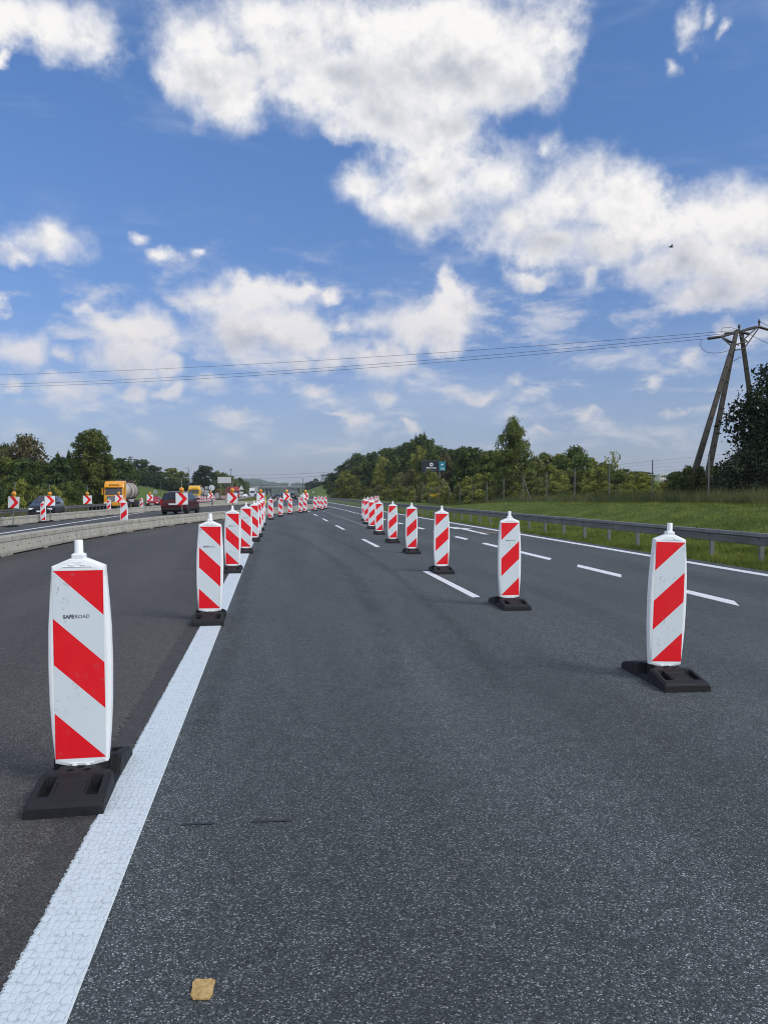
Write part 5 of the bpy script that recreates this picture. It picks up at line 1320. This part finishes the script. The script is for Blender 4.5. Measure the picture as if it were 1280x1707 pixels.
def make_truck(p, rz, label, paint_, tank=True):
    t = thing('tanker_truck', p, rz, label, 'truck')
    # the cab looks along +y, front face at y=0
    c = MB(); c.prism([(0.02, .45), (0.05, 1.2), (0.0, 1.65), (-.22, 2.75), (-.42, 3.20), (-.9, 3.52), (-2.2, 3.62), (-2.2, .6), (-.6, .45)], 'x', -1.24, 1.24); c.build('cab', paint_, t, .10)
    g = MB(); n = Vector((0, .98, .19)); q = [(-1.06, .012, 1.78), (1.06, .012, 1.78), (.98, -.185, 2.70), (-.98, -.185, 2.70)]
    g.add([Vector(a)+n*.03 for a in q]+[Vector(a)-n*.03 for a in q], [(0, 1, 2, 3), (7, 6, 5, 4), (0, 1, 5, 4), (1, 2, 6, 5), (2, 3, 7, 6), (3, 0, 4, 7)]); g.build('windscreen', M_GLASS, t)
    v = MB(); v.prism([(-.14, 2.78), (.16, 2.70), (.18, 2.76), (-.20, 2.92)], 'x', -1.15, 1.15); v.build('sun_visor', paint_, t)
    s_ = MB()
    for k in range(7): s_.box(-.62+.18*k, -.62+.18*k+.12, -.318, -.25, 3.01, 3.11)
    s_.build('roof_lettering', M_BLACK, t)
    gr = MB(); gr.box(-.80, .80, .03, .075, .86, 1.58, 1)
    for k in range(5): gr.box(-.76, .76, .055, .11, .90+.135*k, .975+.135*k, 0)
    gr.build('grille', [mat('silver_slats', (0.55, 0.57, 0.60), .4, metal=.4), M_BLACK], t)
    b = MB(); b.box(-1.25, 1.25, -.5, .12, .32, .80, 0, None, .05); b.build('bumper', paint_, t)
    b = MB(); b.box(-1.1, 1.1, -.3, .125, .22, .36); b.build('front_skirt', M_BLACK, t)
    for s in (-1, 1):
        m_ = MB(); m_.box(s*1.02-.17, s*1.02+.17, .08, .14, .56, .80, 0, None, .02); m_.build('headlight', M_HEAD, t)
        m_ = MB(); m_.box(s*1.42-.09, s*1.42+.09, -.30, -.12, 1.75, 2.60, 0, None, .03); m_.tube([(s*1.2, -.3, 2.62), (s*1.42, -.2, 2.66)], .03, 6); m_.build('mirror', paint_, t)
        w_ = MB(); w_.add([(s*1.252, y, z) for (y, z) in ((-.34, 1.85), (-1.1, 1.85), (-1.1, 2.62), (-.45, 2.62))], [(0, 1, 2, 3)]); w_.build('side_window', M_GLASS, t)
    m_ = MB(); m_.box(-.45, .45, -13.6, -1.6, .70, 1.0); m_.box(-1.15, 1.15, -13.4, -13.2, .55, .95); m_.build('chassis', mat('chassis_brown', (0.09, 0.06, 0.05), .7), t)
    for (x, y) in [(s*1.02, yy) for yy in (-1.25, -4.8, -9.6, -10.9, -12.2) for s in (-1, 1)]:
        wheel(t, x, y, .50, .40)
    if tank:
        M = T(0, 0, 2.28) @ Matrix.Rotation(math.pi/2, 4, 'X'); r_ = 1.22
        k_ = MB(); k_.lathe([(.02, 2.75), (.55, 2.82), (.95, 3.02), (1.15, 3.30), (r_, 3.65), (r_, 6.7)], 32, 0, M); k_.lathe([(r_*.995, 6.72), (r_*.995, 12.6), (1.05, 13.0), (.6, 13.3), (.02, 13.4)], 32, 1, M)
        tk = k_.build('tank', [M_TANK, M_TANKD], t)
        rg_ = MB()
        for yy in (6.7, 9.6, 12.4): rg_.lathe([(r_+.01, yy-.06), (r_+.06, yy-.05), (r_+.06, yy+.05), (r_+.01, yy+.06)], 32, 0, M)
        rg_.build('tank_bands', mat('chassis_brown'), tk)
        rl = MB(); rl.box(-.35, .35, -12.4, -6.2, 3.50, 3.55)
        for x in (-.55, .55):
            rl.tube([(x, -6.3, 3.4), (x, -6.3, 3.85), (x, -12.3, 3.85), (x, -12.3, 3.4)], .035, 6)
            for yy in (-8.2, -10.2): rl.tube([(x, yy, 3.4), (x, yy, 3.85)], .03, 6)
        rl.box(-.7, .7, -12.6, -12.45, 1.6, 3.75); rl.build('walkway', mat('chassis_brown'), t)
        sv = MB(); sv.box(-1.2, -.9, -8.6, -5.6, .75, 1.15); sv.box(.9, 1.2, -8.6, -5.6, .75, 1.15); sv.build('side_guard', mat('grey_guard', (.45, .45, .46), .6), t)
    return t
make_truck(on(190, 100), math.pi+HEAD+R(1), 'yellow tanker truck with pale round tank coming along the far carriageway', M_TY)
make_truck(on(324, 172), math.pi+HEAD, 'second yellow tanker truck, smaller and farther, right of the maroon car', paintmat('lemon_truck_paint', (0.80, 0.45, 0.012), 0.0))
def box_lorry(px, y, rz, col, boxcol, label):
    t = thing('lorry', on(px, y), rz, label, 'truck')
    c = MB(); c.prism([(0, .5), (0, 1.6), (-.2, 2.8), (-1.9, 3.0), (-1.9, .5)], 'x', -1.2, 1.2); c.build('cab', col, t, .06)
    MB().add([(-1.0, .02, 1.65), (1.0, .02, 1.65), (.95, -.16, 2.55), (-.95, -.16, 2.55)], [(0, 1, 2, 3)]).build('windscreen', M_GLASS, t)
    MB().box(-1.25, 1.25, -10, -2.1, 1.0, 3.7, 0, None, .03).build('cargo_box', boxcol, t)
    for y_ in (-1.0, -7.2, -8.4):
        for s in (-1, 1): wheel(t, s*1.0, y_, .48, .36)
    return t
box_lorry(421, 300, math.pi+HEAD, mat('blue_white_cab', (.62, .68, .76), .4), mat('white_box', (.7, .72, .74), .5), 'far white lorry coming towards us below the bridge')
box_lorry(394, 235, math.pi+HEAD+R(14), mat('red_cab', (.40, .03, .03), .4), mat('red_box', (.42, .06, .06), .5), 'far red lorry partly hidden behind the chevron sign')

# small dark bird high in the sky
bd = MB(); bd.lathe([(0.001, -.22), (.045, -.12), (.06, 0), (.045, .12), (.001, .24)], 10, 0, Matrix.Rotation(math.pi/2, 4, 'Y'))
b_body = bd.build('bird', mat('dark_feathers', (0.03, 0.03, 0.032), .8)); b_body.location = scr(1114, 415, 60)
wg = MB(); wg.add([(-.08, .03, .02), (.08, .03, .02), (.02, .30, .10), (-.10, .52, .06)], [(0, 1, 2, 3)]); wg.add([(-.08, -.03, .02), (.08, -.03, .02), (.02, -.30, .10), (-.10, -.52, .06)], [(0, 1, 2, 3)]); wg.build('wings', mat('dark_feathers'), b_body)
tag(b_body, 'tiny dark bird flying against the white cloud', 'bird')

# ================================================================== HAZE
hz = MB(); hz.box(-3800, 3800, -60, 4400, -7, 140)
hm = bpy.data.materials.new('haze'); hm.use_nodes = True; nt = hm.node_tree; nt.nodes.clear()
vo = nt.nodes.new('ShaderNodeVolumePrincipled'); vo.inputs['Color'].default_value = (0.80, 0.88, 1.0, 1); vo.inputs['Density'].default_value = 0.00016
vo.inputs['Anisotropy'].default_value = 0.2
oo = nt.nodes.new('ShaderNodeOutputMaterial'); nt.links.new(vo.outputs[0], oo.inputs['Volume'])
ho = hz.build('haze', hm); ho['kind'] = 'stuff'; ho['label'] = 'thin bluish haze that pales the far hills and bridge'; ho['category'] = 'haze'
